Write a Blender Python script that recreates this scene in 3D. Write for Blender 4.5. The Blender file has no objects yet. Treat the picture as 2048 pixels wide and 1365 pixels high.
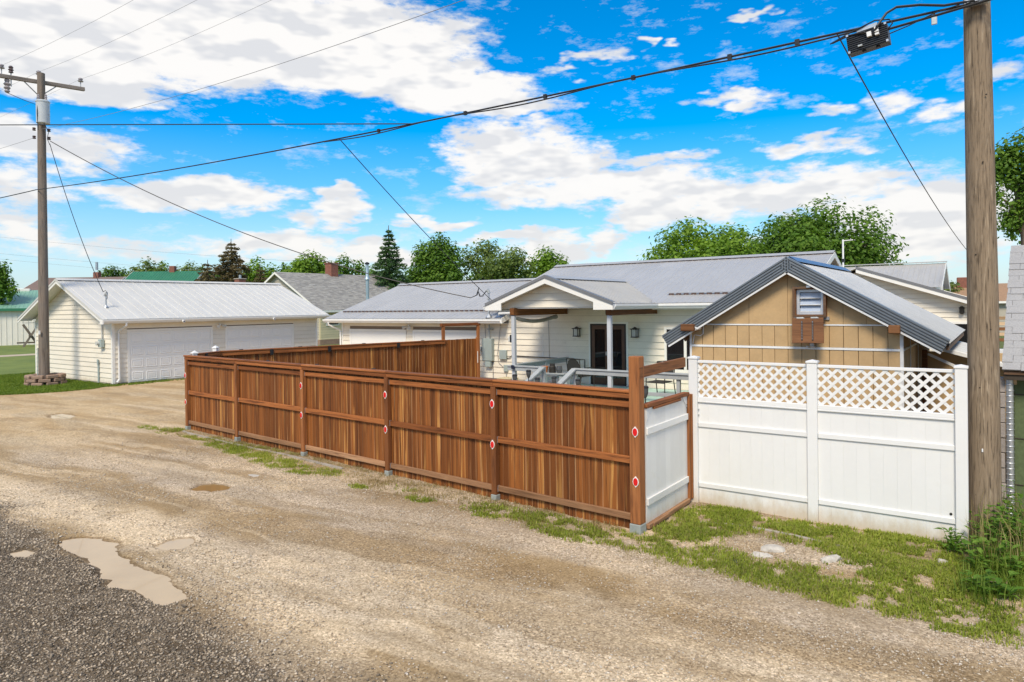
import bpy, bmesh, math, random
import numpy as np
from mathutils import Vector, Matrix, Quaternion
random.seed(7); rng = np.random.default_rng(11)
sc = bpy.context.scene
COL = sc.collection
R = math.radians

# ------------------------------------------------------------------ camera
# world: X runs along the alley (to the right), Y from the alley into the lots, Z up; metres
YAW, PITCH, ROLL = 0.6207158, -0.0058116, -0.0126389
CAM_H = 2.95
_f = Vector((-math.sin(YAW), math.cos(YAW), 0)); _r = Vector((math.cos(YAW), math.sin(YAW), 0)); _u = Vector((0, 0, 1))
_f2 = _f * math.cos(PITCH) + _u * math.sin(PITCH); _u2 = _u * math.cos(PITCH) - _f * math.sin(PITCH)
_r3 = _r * math.cos(ROLL) + _u2 * math.sin(ROLL); _u3 = _u2 * math.cos(ROLL) - _r * math.sin(ROLL)
cd = bpy.data.cameras.new('camera'); cam = bpy.data.objects.new('camera', cd); COL.objects.link(cam)
mt = Matrix.Identity(4)
for i in range(3):
    mt[i][0] = _r3[i]; mt[i][1] = _u3[i]; mt[i][2] = -_f2[i]
mt[0][3], mt[1][3], mt[2][3] = 0, 0, CAM_H
cam.matrix_world = mt
cd.sensor_width = 36; cd.sensor_fit = 'HORIZONTAL'; cd.lens = 1365 / 2048 * 36
cd.shift_y = -(682.5 - 620.66) / 2048
cd.clip_start = 0.05; cd.clip_end = 9000
sc.camera = cam
sc.render.resolution_x = 1024; sc.render.resolution_y = 682

# ------------------------------------------------------------------ light
SUN_AZ, SUN_EL = R(162), R(48)        # azimuth measured clockwise from +Y: behind the camera, to its left
sc.view_settings.view_transform = 'Standard'; sc.view_settings.look = 'None'
sc.view_settings.exposure = 0.70; sc.view_settings.gamma = 1.0

class NT:
    """tiny helper for building node trees"""
    def __init__(s, tree): s.t = tree; s.n = tree.nodes; s.l = tree.links
    def new(s, typ, **kw):
        n = s.n.new(typ)
        for k, v in kw.items(): setattr(n, k, v)
        return n
    def set(s, sock, v):
        if isinstance(v, bpy.types.NodeSocket): s.l.new(v, sock)
        elif v is not None: sock.default_value = v
    def math(s, op, a, b=None, c=None, clamp=False):
        n = s.new('ShaderNodeMath', operation=op); n.use_clamp = clamp
        s.set(n.inputs[0], a)
        if b is not None: s.set(n.inputs[1], b)
        if c is not None: s.set(n.inputs[2], c)
        return n.outputs[0]
    def vmath(s, op, a, b=None):
        n = s.new('ShaderNodeVectorMath', operation=op); s.set(n.inputs[0], a)
        if b is not None: s.set(n.inputs[1], b)
        return n.outputs[0]
    def noise(s, vec, scale, detail=4, rough=.55, dist=0.0, out=0):
        n = s.new('ShaderNodeTexNoise'); s.set(n.inputs['Vector'], vec); n.inputs['Scale'].default_value = scale
        n.inputs['Detail'].default_value = detail; n.inputs['Roughness'].default_value = rough; n.inputs['Distortion'].default_value = dist
        return n.outputs[out]
    def mapr(s, v, a, b, c=0., d=1., smooth=False):
        n = s.new('ShaderNodeMapRange'); n.clamp = True
        if smooth: n.interpolation_type = 'SMOOTHSTEP'
        s.set(n.inputs[0], v)
        for i, q in enumerate((a, b, c, d)): s.set(n.inputs[1 + i], q)
        return n.outputs[0]
    def mix(s, f, a, b, blend='MIX'):
        n = s.new('ShaderNodeMix', data_type='RGBA', blend_type=blend)
        s.set(n.inputs[0], f); s.set(n.inputs[6], col(a)); s.set(n.inputs[7], col(b))
        return n.outputs[2]
    def ramp(s, v, stops):
        n = s.new('ShaderNodeValToRGB'); s.set(n.inputs[0], v)
        e = n.color_ramp.elements
        while len(e) < len(stops): e.new(.5)
        for k, (p, c) in zip(e, stops): k.position = p; k.color = col(c)
        return n.outputs[0]
    def xyz(s, v):
        n = s.new('ShaderNodeSeparateXYZ'); s.set(n.inputs[0], v); return n.outputs
    def comb(s, x, y, z):
        n = s.new('ShaderNodeCombineXYZ')
        for i, q in enumerate((x, y, z)): s.set(n.inputs[i], q)
        return n.outputs[0]
def col(c):
    if isinstance(c, bpy.types.NodeSocket): return c
    if isinstance(c, (int, float)): return (c, c, c, 1)
    return tuple(c) if len(c) == 4 else (*c, 1)

w = bpy.data.worlds.new('World'); sc.world = w; w.use_nodes = True
N = NT(w.node_tree); N.n.clear()
CLOUDS = [(-1.103, 0.36, 0.296, 0.085, 1.0), (-0.849, 0.346, 0.206, 0.063, 1.0), (-0.722, 0.309, 0.144, 0.036, 0.9), (-0.943, 0.369, 0.271, 0.066, 1), (-1.201, 0.293, 0.133, 0.039, 0.9), (-1.218, 0.2, 0.095, 0.029, 0.95), (-1.234, 0.146, 0.054, 0.029, 0.7), (-1.166, 0.208, 0.048, 0.024, 0.6), (-1.053, 0.153, 0.144, 0.025, 1.0), (-1.234, 0.092, 0.054, 0.036, 0.55), (-0.866, 0.139, 0.048, 0.031, 1.0), (-0.872, 0.163, 0.021, 0.024, 0.8), (-0.92, 0.12, 0.04, 0.017, 0.7), (-0.947, 0.079, 0.124, 0.024, 0.9), (-0.811, 0.08, 0.085, 0.02, 0.8), (-1.135, 0.078, 0.078, 0.016, 0.45), (-0.628, 0.232, 0.109, 0.033, 1.0), (-0.57, 0.207, 0.109, 0.028, 0.9), (-0.605, 0.283, 0.08, 0.019, 0.75), (-0.455, 0.168, 0.238, 0.032, 1.0), (-0.245, 0.153, 0.207, 0.037, 1.0), (-0.086, 0.114, 0.141, 0.047, 1.0), (-0.131, 0.067, 0.171, 0.029, 0.95), (-0.42, 0.138, 0.077, 0.028, 0.9), (-0.309, 0.273, 0.053, 0.011, 0.62), (-0.194, 0.257, 0.027, 0.011, 0.55), (-0.124, 0.245, 0.042, 0.014, 0.6), (-0.064, 0.227, 0.04, 0.013, 0.6), (-0.003, 0.262, 0.039, 0.017, 0.6), (-0.477, 0.341, 0.032, 0.008, 0.5), (-0.554, 0.325, 0.029, 0.009, 0.55), (-0.51, 0.337, 0.022, 0.008, 0.5), (-0.379, 0.351, 0.017, 0.004, 0.45), (-0.424, 0.355, 0.013, 0.008, 0.5), (-0.294, 0.369, 0.026, 0.005, 0.5), (-0.195, 0.21, 0.079, 0.014, 0.6), (-0.398, 0.207, 0.083, 0.012, 0.6), (-0.636, 0.204, 0.088, 0.028, 0.8), (-0.746, 0.129, 0.061, 0.01, 0.9), (-0.608, 0.104, 0.088, 0.013, 0.9), (-0.484, 0.101, 0.036, 0.022, 0.95), (-0.564, 0.078, 0.08, 0.022, 0.8), (-0.433, 0.205, 0.042, 0.01, 0.5), (-0.673, 0.169, 0.058, 0.011, 0.5)]
tc = N.new('ShaderNodeTexCoord'); D = tc.outputs['Generated']
dx, dy, dz = N.xyz(D)
az = N.math('ARCTAN2', dx, dy); el = N.math('ARCSINE', dz)
# warped angular coordinates give the cloud edges their ragged outline
st = N.comb(N.math('MULTIPLY', az, 1.0), N.math('MULTIPLY', el, 2.7), 0.0)
wv = N.vmath('SUBTRACT', N.noise(st, 7, 4, .62, 0, 1), (.5, .5, .5))
wx, wy, wz = N.xyz(wv)
azw = N.math('MULTIPLY_ADD', wx, .20, az); elw = N.math('MULTIPLY_ADD', wy, .085, el)
aw = N.comb(azw, elw, 0.0)
best = None
for cu, cv, ru, rv, s_ in CLOUDS:
    ma = N.new('ShaderNodeVectorMath', operation='MULTIPLY_ADD'); N.l.new(aw, ma.inputs[0])
    ma.inputs[1].default_value = (1 / (ru * 1.04), 1 / (rv * 1.04), 0); ma.inputs[2].default_value = (-cu / (ru * 1.04), -cv / (rv * 1.04), 0)
    dt = N.new('ShaderNodeVectorMath', operation='DOT_PRODUCT'); N.l.new(ma.outputs[0], dt.inputs[0]); N.l.new(ma.outputs[0], dt.inputs[1])
    s_ = s_ * (1.75 if ru > .13 and cv > .28 else 1.12)
    v = N.math('MULTIPLY_ADD', dt.outputs['Value'], -s_, s_)
    best = v if best is None else N.math('SMOOTH_MAX', best, v, .25)
# the rest of the sky: the same broken cover, from noise alone
inview = N.math('MULTIPLY', N.mapr(az, -1.5, -1.3, 0, 1, True), N.math('MULTIPLY', N.mapr(az, .06, .25, 1, 0, True), N.mapr(el, .46, .62, 1, 0, True)))
rest = N.mapr(N.noise(N.comb(az, N.math('MULTIPLY', el, 2.0), 3.0), 3.2, 3, .6), .42, .58, -.6, .9)
shape = N.math('ADD', N.math('MULTIPLY', N.math('MAXIMUM', best, -1.0), inview), N.math('MULTIPLY', rest, N.math('SUBTRACT', 1.0, inview)))
fine = N.math('SUBTRACT', N.noise(st, 26, 5, .66), .5)
dens = N.math('MULTIPLY_ADD', fine, 2.0, N.math('MULTIPLY_ADD', wz, 1.3, shape))
wisp = N.mapr(N.noise(N.vmath('ADD', st, (4.1, 2.3, 0)), 13, 5, .68), .55, .76, 0, .62)
mask = N.math('MAXIMUM', N.mapr(dens, -.12, .72, 0, 1, True), wisp)
thick = N.mapr(dens, .2, 1.1, 0, 1, True)
sky = N.new('ShaderNodeTexSky', sky_type='NISHITA'); sky.sun_disc = False
sky.sun_elevation = SUN_EL; sky.sun_rotation = SUN_AZ; sky.air_density = 1.0; sky.dust_density = .3; sky.ozone_density = 3.0
hs = N.new('ShaderNodeHueSaturation'); hs.inputs['Saturation'].default_value = 1.8; hs.inputs['Value'].default_value = 1.0; hs.inputs['Hue'].default_value = .497
N.l.new(sky.outputs[0], hs.inputs['Color'])
SKYBASE = N.mix(1.0, hs.outputs[0], (1.15, 1.17, 1.2), 'MULTIPLY')
big = N.noise(st, 8, 3, .6)
big2 = N.noise(N.vmath('ADD', st, (.012, .055, 0)), 8, 3, .6)
relief = N.mapr(N.math('SUBTRACT', big, big2), -.10, .10, 0, 1)
cl = N.mix(N.mapr(N.math('MULTIPLY_ADD', big, .8, N.math('MULTIPLY', relief, .55)), .44, .80, 0, 1), (4.85, 4.88, 5.0), (6.3, 6.15, 5.95))
cl = N.mix(N.mapr(el, .03, .20, .35, 0), cl, (5.4, 5.3, 5.15))
cl = N.mix(thick, N.mix(.4, cl, (5.4, 5.35, 5.35)), cl)
hz = N.mapr(el, 0, .25, .85, 0)
skyc = N.mix(hz, SKYBASE, (3.3, 4.25, 5.1))
# a high cover of cloud softens everything, so the cloud layer keeps some blue showing at its thin rims
fin = N.mix(N.math('MULTIPLY', mask, .97), skyc, cl)
bg = N.new('ShaderNodeBackground'); bg.inputs[1].default_value = .10; N.l.new(fin, bg.inputs[0])
w.cycles.sampling_method = 'MANUAL'; w.cycles.sample_map_resolution = 512
wo = N.new('ShaderNodeOutputWorld'); N.l.new(bg.outputs[0], wo.inputs[0])

sd = bpy.data.lights.new('sun', 'SUN'); sd.energy = 2.5; sd.angle = R(18); sd.color = (1, .89, .71)
sun = bpy.data.objects.new('sun', sd); COL.objects.link(sun)
sdir = Vector((math.sin(SUN_AZ) * math.cos(SUN_EL), math.cos(SUN_AZ) * math.cos(SUN_EL), math.sin(SUN_EL)))
sun.rotation_euler = sdir.to_track_quat('Z', 'Y').to_euler()
sun.location = (-10, -10, 30)

# ------------------------------------------------------------------ materials
MATS = {}
def mat(name):
    m = bpy.data.materials.new(name); m.use_nodes = True; MATS[name] = m
    n = NT(m.node_tree); b = m.node_tree.nodes['Principled BSDF']
    return m, n, b
def bump(n, b, h, strength=.3, dist=.01):
    k = n.new('ShaderNodeBump'); k.inputs['Strength'].default_value = strength; k.inputs['Distance'].default_value = dist
    n.set(k.inputs['Height'], h); n.l.new(k.outputs[0], b.inputs['Normal'])
def objcoord(n, rnd=True):
    t = n.new('ShaderNodeTexCoord').outputs['Object']
    if rnd:
        o = n.new('ShaderNodeObjectInfo').outputs['Random']
        t = n.vmath('ADD', t, n.comb(n.math('MULTIPLY', o, 37.0), n.math('MULTIPLY', o, 91.0), n.math('MULTIPLY', o, 53.0)))
    return t
def orand(n): return n.new('ShaderNodeObjectInfo').outputs['Random']
def plain(name, c, rough=.5, var=.12, scale=3., metal=0., bmp=0., dirt=None, spec=.5, objvar=.06, splash=None):
    m, n, b = mat(name); t = objcoord(n)
    f = n.noise(t, scale, 5, .6); f2 = n.noise(t, scale * 9, 3, .6)
    v = n.math('ADD', n.mapr(f, .3, .7, 1 - var, 1 + var), n.mapr(f2, .3, .7, -var * .4, var * .4))
    v = n.math('ADD', v, n.mapr(orand(n), 0, 1, -objvar, objvar))
    c_ = n.mix(1.0, c, n.comb(v, v, v), 'MULTIPLY')
    if dirt:
        dc, a, bb, sc_ = dirt
        c_ = n.mix(n.mapr(n.noise(t, sc_, 6, .65), a, bb, 0, .8), c_, dc)
    if splash:     # rain-splashed soil low on the thing
        wp = n.new('ShaderNodeNewGeometry').outputs['Position']; wz_ = n.xyz(wp)[2]
        sn_ = n.noise(n.vmath('MULTIPLY', wp, (9., 9., 4.)), 1., 6, .7)
        hm = n.mapr(n.math('MULTIPLY_ADD', sn_, -.34, wz_), -.16, .10, splash[1], 0, True)
        hm = n.math('ADD', hm, n.mapr(n.noise(wp, 70, 2, .5), .70, .76, 0, .25 * splash[1]))
        c_ = n.mix(hm, c_, splash[0])
    n.l.new(c_, b.inputs['Base Color']); b.inputs['Roughness'].default_value = rough; b.inputs['Metallic'].default_value = metal
    b.inputs['Specular IOR Level'].default_value = spec
    if bmp: bump(n, b, f2, bmp, .01)
    return m
def wood(name, dark, mid, light, axis, rough=.7, lightamt=.5, grey=None, scale=1.0, spec=.3, edge=None):
    """stained or weathered timber: grain stretched along one object axis, every piece its own tone"""
    m, n, b = mat(name); t = objcoord(n)
    s = [26., 26., 26.]; s['xyz'.index(axis)] = 1.3
    tv = n.vmath('MULTIPLY', t, tuple(q * scale for q in s))
    g = n.noise(tv, 1.0, 6, .62, .6); s2 = [7., 7., 7.]; s2['xyz'.index(axis)] = .55
    st_ = n.noise(n.vmath('MULTIPLY', t, tuple(q * scale for q in s2)), 1.0, 4, .55, 1.2)
    f3 = n.noise(n.vmath('MULTIPLY', tv, (3.1, 3.1, 3.1)), 1.0, 3, .6)
    c = n.ramp(g, [(.30, dark), (.50, mid), (.78, tuple(q * 1.25 for q in mid))])
    c = n.mix(n.mapr(st_, .57, .70, 0, lightamt, True), c, light)
    c = n.mix(n.mapr(f3, .55, .75, 0, .35), c, dark)
    r = orand(n); v = n.mapr(r, 0, 1, .64, 1.30)
    c = n.mix(1.0, c, n.comb(v, n.mapr(r, 0, 1, .60, 1.34), n.mapr(r, 0, 1, .55, 1.38)), 'MULTIPLY')
    if edge:     # worn, paler arrises along each board and a few boards with broad sapwood streaks
        ox, oy, oz = n.xyz(n.new('ShaderNodeTexCoord').outputs['Object'])
        em = n.math('MULTIPLY', n.mapr(n.math('ABSOLUTE', n.math('ADD', ox, n.mapr(f3, .2, .8, -.004, .004))), .042, .055, 0, 1, True), n.mapr(n.noise(n.vmath('MULTIPLY', t, (3., 3., .9)), 1.0, 4, .6), .42, .62, 0, .65))
        c = n.mix(em, c, edge)
        sap = n.math('MULTIPLY', n.mapr(r, .88, .93, 0, 1), n.mapr(n.noise(n.vmath('MULTIPLY', t, (20., 20., .7)), 1.0, 4, .55, .8), .54, .62, 0, .8, True))
        c = n.mix(sap, c, light)
    if grey: c = n.mix(n.mapr(n.noise(t, 2.2, 5, .6), .42, .66, 0, .7), c, grey)
    n.l.new(c, b.inputs['Base Color']); b.inputs['Roughness'].default_value = rough; b.inputs['Specular IOR Level'].default_value = spec
    bump(n, b, g, .45, .004)
    return m
W_DARK, W_MID, W_LITE = (.040, .011, .003), (.218, .071, .0145), (.60, .31, .088)
wood('fence_board', W_DARK, W_MID, W_LITE, 'z', lightamt=.6, edge=(.50, .29, .14))
wood('fence_rail', (.085, .026, .008), (.275, .092, .025), (.42, .17, .055), 'x', lightamt=.35)
wood('fence_rail_y', (.10, .036, .012), (.27, .105, .034), (.50, .24, .09), 'y', lightamt=.35)
wood('fence_post', (.11, .038, .013), (.27, .10, .032), (.42, .19, .07), 'z', lightamt=.25)
wood('bottom_rail', (.17, .085, .042), (.37, .20, .105), (.55, .35, .20), 'x', lightamt=.4)
wood('beam_y', (.075, .028, .01), (.20, .08, .024), (.30, .14, .05), 'y', lightamt=.3)
wood('hatch_wood', (.08, .03, .012), (.20, .085, .032), (.30, .15, .07), 'x', lightamt=.3)
wood('vent_wood', (.12, .075, .045), (.20, .12, .075), (.30, .2, .13), 'x', lightamt=.4)
wood('pole_wood', (.05, .035, .024), (.27, .205, .14), (.46, .37, .265), 'z', rough=.9, lightamt=.75, scale=2.6)
wood('pole_wood_far', (.06, .045, .036), (.16, .125, .098), (.25, .2, .155), 'z', rough=.9, lightamt=.5, grey=(.17, .15, .13), scale=.7)
wood('arm_wood', (.10, .08, .065), (.23, .19, .155), (.33, .28, .23), 'y', rough=.9, lightamt=.4)
wood('saw_wood', (.06, .05, .04), (.16, .13, .10), (.25, .2, .16), 'z', rough=.9)
wood('raw_lumber', (.40, .26, .14), (.58, .40, .23), (.68, .52, .33), 'x')
plain('siding', (.77, .705, .59), .55, .05, 1.2, dirt=((.52, .46, .37), .62, .9, 3), objvar=.025, splash=((.42, .35, .25), .6))
plain('siding_yellow', (.60, .52, .33), .6, .06, 1.2)
plain('trim_white', (.80, .78, .73), .45, .04, 1.5, objvar=.02)
plain('wall_back', (.20, .15, .11), .8, .04)
plain('vinyl', (.74, .735, .72), .38, .025, 1.0, dirt=((.66, .64, .57), .60, .95, 2.2), objvar=.015, splash=((.50, .40, .27), .75))
plain('gate_white', (.76, .75, .72), .42, .03, 1.0, dirt=((.62, .60, .52), .58, .95, 3.0), splash=((.50, .40, .27), .7))
plain('garage_door', (.80, .785, .75), .42, .02, .8, objvar=0.)
plain('deck_paint', (.37, .39, .40), .5, .10, 3, objvar=.06)
plain('deck_post', (.50, .52, .545), .45, .06, 3)
plain('deck_floor', (.42, .62, .54), .5, .07, 4)
plain('black_metal', (.012, .012, .014), .4, .1)
plain('black_plastic', (.016, .016, .018), .42, .15, 8, bmp=.1)
plain('dark_frame', (.022, .014, .011), .35, .15)
plain('grey_box', (.33, .39, .38), .45, .06, 4)
plain('galv', (.50, .52, .54), .42, .18, 9, metal=.75)
plain('galv_dull', (.40, .42, .42), .55, .2, 9, metal=.4)
plain('steel_bright', (.62, .62, .62), .3, .1, 9, metal=.8)
plain('cable', (.018, .018, .02), .5, .1)
plain('cable_grey', (.22, .22, .23), .5, .1)
plain('insulator', (.33, .30, .30), .25, .1)
plain('insulator_dark', (.10, .075, .075), .25, .1)
plain('transformer', (.50, .54, .55), .42, .06, 3, dirt=((.30, .13, .04), .63, .70, 3.2))
plain('concrete', (.36, .32, .27), .9, .12, 5, bmp=.4)
plain('concrete_post', (.27, .29, .27), .9, .12, 9, bmp=.4)
plain('edging_block', (.30, .20, .145), .9, .16, 7, bmp=.6, dirt=((.20, .15, .12), .5, .8, 6))
plain('cinder_block', (.32, .28, .25), .9, .13, 9, bmp=.6)
plain('rock', (.50, .46, .40), .9, .18, 14, bmp=.7)
plain('green_wall', (.10, .135, .06), .85, .16, 20, bmp=.5)
plain('brick', (.22, .088, .06), .85, .2, 5, bmp=.4)
plain('shed_metal_wall', (.72, .68, .60), .5, .05, 1)
plain('green_metal', (.19, .37, .27), .45, .07, 1.5, objvar=.03)
plain('green_metal_dark', (.03, .165, .085), .45, .07, 1.5)
plain('brown_roof', (.17, .12, .10), .85, .16, 6)
plain('maroon_roof', (.24, .16, .16), .8, .1, 4)
plain('tan_roof', (.33, .20, .115), .85, .16, 8)
plain('grey_wall_far', (.42, .38, .31), .7, .06, 2)
plain('roof_light', (.61, .595, .555), .45, .04, .9, metal=.1, objvar=.02)
plain('roof_grey', (.44, .435, .43), .40, .06, .8, metal=.25, objvar=.018)
plain('roof_porch', (.46, .45, .43), .42, .06, .8, metal=.2, objvar=.018)
plain('roof_edge_grey', (.20, .20, .205), .45, .08, 2, metal=.2)
plain('closure', (.085, .05, .042), .8, .2)  # foam closures at the ridges, and the painted shade under the snow guards
plain('shed_roof', (.34, .345, .35), .38, .10, 2, metal=.2, objvar=.02)
plain('rake_metal', (.20, .22, .24), .38, .10, 2, metal=.4)
plain('roof_blue', (.10, .16, .28), .35, .1, 3, metal=.3)
plain('tan_panel', (.52, .35, .175), .75, .09, 3, bmp=.15, dirt=((.43, .28, .135), .56, .85, 4.5), objvar=.04)
plain('seam_dark', (.24, .15, .07), .8, .1)
plain('white_strip', (.76, .76, .75), .5, .05)
plain('alu', (.58, .60, .63), .4, .08, 6, metal=.4)
plain('mesh_fabric', (.032, .030, .026), .8, .15, 30)
plain('bronze', (.030, .026, .022), .45, .15, 8)
plain('lamp_glass', (.55, .55, .52), .2, .1)
plain('smoke_glass', (.075, .08, .085), .15, .1)
plain('terracotta', (.55, .16, .04), .7, .1)
plain('reflector_red', (.62, .012, .014), .25, .08)
plain('reflector_white', (.80, .78, .75), .4, .05)
plain('solar_blue', (.02, .03, .065), .25, .1)
plain('gutter_white', (.76, .75, .72), .4, .04)
plain('canvas', (.30, .28, .24), .9, .1, 6)
plain('pipe_blue', (.33, .42, .47), .4, .1, metal=.5)
plain('soil_dark', (.05, .038, .028), .95, .2)
plain('trunk_bark', (.13, .10, .075), .9, .25, 5, bmp=.6)
plain('white_plastic', (.76, .76, .75), .35, .03)
plain('door_wood', (.10, .045, .025), .35, .2, 5)
def glass(name, c, rough=.04):
    m, n, b = mat(name); b.inputs['Base Color'].default_value = col(c); b.inputs['Roughness'].default_value = rough
    b.inputs['Specular IOR Level'].default_value = .9; return m
glass('dark_glass', (.012, .013, .015)); glass('louver', (.42, .48, .58), .22)
def shingles(name, c1, c2, c3, sx, sz):
    m, n, b = mat(name); r = n.new('ShaderNodeNewGeometry').outputs['Random Per Island']
    t = objcoord(n, False)
    c = n.ramp(r, [(0, c1), (.45, c2), (.9, c3)])
    c = n.mix(n.mapr(n.noise(t, 60, 3, .7), .35, .7, 0, .45), c, tuple(q * .55 for q in c1))
    n.l.new(c, b.inputs['Base Color']); b.inputs['Roughness'].default_value = .92; return m
shingles('shingle_grey', (.26, .25, .235), (.33, .315, .29), (.40, .385, .35), 1, 1)
shingles('shingle_near', (.25, .245, .25), (.35, .345, .345), (.44, .435, .43), 1, 1)
def leafmat(name, c1, c2, c3, trans=.35):
    m, n, b = mat(name); r = n.new('ShaderNodeNewGeometry').outputs['Random Per Island']
    t = n.new('ShaderNodeTexCoord').outputs['Object']
    f = n.noise(t, .55, 3, .6)
    v = n.math('ADD', n.math('MULTIPLY', r, .55), n.mapr(f, .3, .7, 0, .45))
    c = n.ramp(v, [(.05, c1), (.5, c2), (.95, c3)])
    n.l.new(c, b.inputs['Base Color']); b.inputs['Roughness'].default_value = .62; b.inputs['Specular IOR Level'].default_value = .25
    tr = n.new('ShaderNodeBsdfTranslucent'); n.l.new(n.mix(1., c, (1.3, 1.35, .6), 'MULTIPLY'), tr.inputs[0])
    mx = n.new('ShaderNodeMixShader'); mx.inputs[0].default_value = trans
    n.l.new(b.outputs[0], mx.inputs[1]); n.l.new(tr.outputs[0], mx.inputs[2])
    n.l.new(mx.outputs[0], m.node_tree.nodes['Material Output'].inputs[0]); return m
leafmat('leaf_bright', (.075, .155, .016), (.17, .295, .03), (.29, .41, .055), .42)
leafmat('leaf_mid', (.05, .115, .015), (.115, .22, .027), (.20, .32, .045), .4)
leafmat('leaf_dark', (.035, .08, .015), (.08, .165, .025), (.15, .25, .04), .4)
leafmat('leaf_grey', (.08, .125, .032), (.16, .225, .055), (.25, .32, .085), .4)
leafmat('needle_green', (.03, .07, .024), (.06, .125, .04), (.105, .18, .055), .2)
leafmat('needle_brown', (.075, .055, .026), (.14, .11, .05), (.21, .18, .075), .2)
leafmat('grass', (.15, .20, .024), (.28, .34, .045), (.46, .46, .10), .4)
leafmat('grass_dry', (.20, .16, .06), (.32, .25, .11), (.42, .34, .17), .35)
leafmat('lawn_blade', (.08, .14, .018), (.15, .22, .028), (.24, .30, .05), .4)
leafmat('weed_leaf', (.06, .14, .016), (.12, .235, .03), (.20, .32, .05), .4)
m, n, b = mat('stone_dark'); r_ = n.new('ShaderNodeNewGeometry').outputs['Random Per Island']
n.l.new(n.ramp(r_, [(0, (.075, .057, .037)), (.4, (.18, .142, .10)), (.75, (.32, .26, .19)), (.92, (.46, .365, .26)), (1, (.62, .50, .36))]), b.inputs['Base Color']); b.inputs['Roughness'].default_value = .75
m, n, b = mat('stone_pale'); r_ = n.new('ShaderNodeNewGeometry').outputs['Random Per Island']
n.l.new(n.ramp(r_, [(0, (.28, .215, .14)), (.3, (.39, .30, .205)), (.6, (.50, .40, .28)), (.85, (.58, .50, .39)), (.95, (.40, .36, .32)), (1, (.75, .67, .56))]), b.inputs['Base Color']); b.inputs['Roughness'].default_value = .85
# water standing in the potholes: cloudy, tan, mirror smooth
for nm, c in (('puddle_pale', (.50, .375, .235)), ('puddle_mud', (.30, .19, .075))):
    m, n, b = mat(nm); t = objcoord(n)
    n.l.new(n.mix(n.mapr(n.noise(t, 1.6, 4, .6), .35, .7, 0, .5), c, tuple(q * .8 for q in c)), b.inputs['Base Color'])
    b.inputs['Roughness'].default_value = .03; b.inputs['IOR'].default_value = 1.33; b.inputs['Specular IOR Level'].default_value = .6

# the alley: gravel, wheel tracks and bare dirt run along X; a darker gravelled road begins below y = 3.5
m, n, b = mat('alley_ground')
p = n.new('ShaderNodeNewGeometry').outputs['Position']; px_, py_, pz_ = n.xyz(p)
flat = n.comb(px_, py_, 0.)
stretch = n.comb(n.math('MULTIPLY', px_, .33), py_, 0.)
wob = n.math('MULTIPLY', n.math('SUBTRACT', n.noise(stretch, .55, 4, .6), .5), 2.2)
yy = n.math('ADD', n.math('MULTIPLY_ADD', n.math('ADD', px_, 6.0), -.085, py_), wob)      # the tracks drift slightly
patch = n.noise(stretch, 1.1, 6, .62); patch2 = n.noise(flat, .45, 5, .6); gr = n.noise(flat, 38, 4, .75); gr2 = n.noise(flat, 95, 2, .7)
pale = (.70, .56, .38); dirt = (.36, .255, .135); gravel = (.56, .45, .32); sandy = (.60, .455, .265)
def band(c_, w_): return n.mapr(n.math('ABSOLUTE', n.math('SUBTRACT', yy, c_)), w_ * .35, w_, 1, 0, True)
c = n.mix(n.mapr(patch, .38, .62, 0, 1, True), dirt, gravel)
c = n.mix(n.math('MULTIPLY', band(4.75, .75), .9), c, pale)
c = n.mix(n.math('MULTIPLY', band(5.85, .65), .8), c, dirt)
c = n.mix(n.math('MULTIPLY', band(6.9, .6), .55), c, gravel)
c = n.mix(n.math('MULTIPLY', band(3.75, .45), .7), c, dirt)
c = n.mix(n.math('MULTIPLY', n.mapr(patch2, .52, .66, 0, 1, True), .6), c, pale)
c = n.mix(n.math('MULTIPLY', n.mapr(patch2, .34, .46, 1, 0, True), .65), c, dirt)
c = n.mix(n.mapr(px_, -13.5, -19, 0, .75, True), c, n.mix(n.mapr(patch, .35, .65, 0, 1), (.50, .35, .185), sandy))
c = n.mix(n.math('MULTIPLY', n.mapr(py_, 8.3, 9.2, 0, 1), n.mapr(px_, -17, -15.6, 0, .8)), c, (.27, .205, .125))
rut = n.noise(n.comb(n.math('MULTIPLY', n.math('MULTIPLY_ADD', py_, .1, px_), .11), n.math('MULTIPLY', yy, 1.7), 0.), 1.0, 5, .62)
c = n.mix(n.mapr(rut, .53, .64, 0, .55, True), c, pale); c = n.mix(n.mapr(rut, .34, .45, .55, 0, True), c, dirt)
fwet = n.mapr(n.math('ADD', pz_, n.mapr(gr, .3, .7, -.004, .004)), -.016, .006, .75, 0, True)
c = n.mix(fwet, c, n.mix(1., c, (.48, .42, .34), 'MULTIPLY'))     # mud darkened by the standing water
# dark gravel of the road
edge = n.math('ADD', n.math('MULTIPLY_ADD', px_, .052, py_), n.math('MULTIPLY', n.math('SUBTRACT', n.noise(flat, 1.1, 5, .65), .5), 1.0))
darkm = n.math('MAXIMUM', n.mapr(edge, 3.0, 3.25, 1, 0, True), n.math('MULTIPLY', n.mapr(edge, 3.0, 3.7, .7, 0), n.mapr(px_, -9.5, -6.5, .25, 1)))
dk = n.mix(n.mapr(n.noise(flat, 2.0, 5, .65), .36, .62, 0, 1), (.095, .068, .040), (.22, .172, .118))
c = n.mix(darkm, c, dk)
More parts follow.
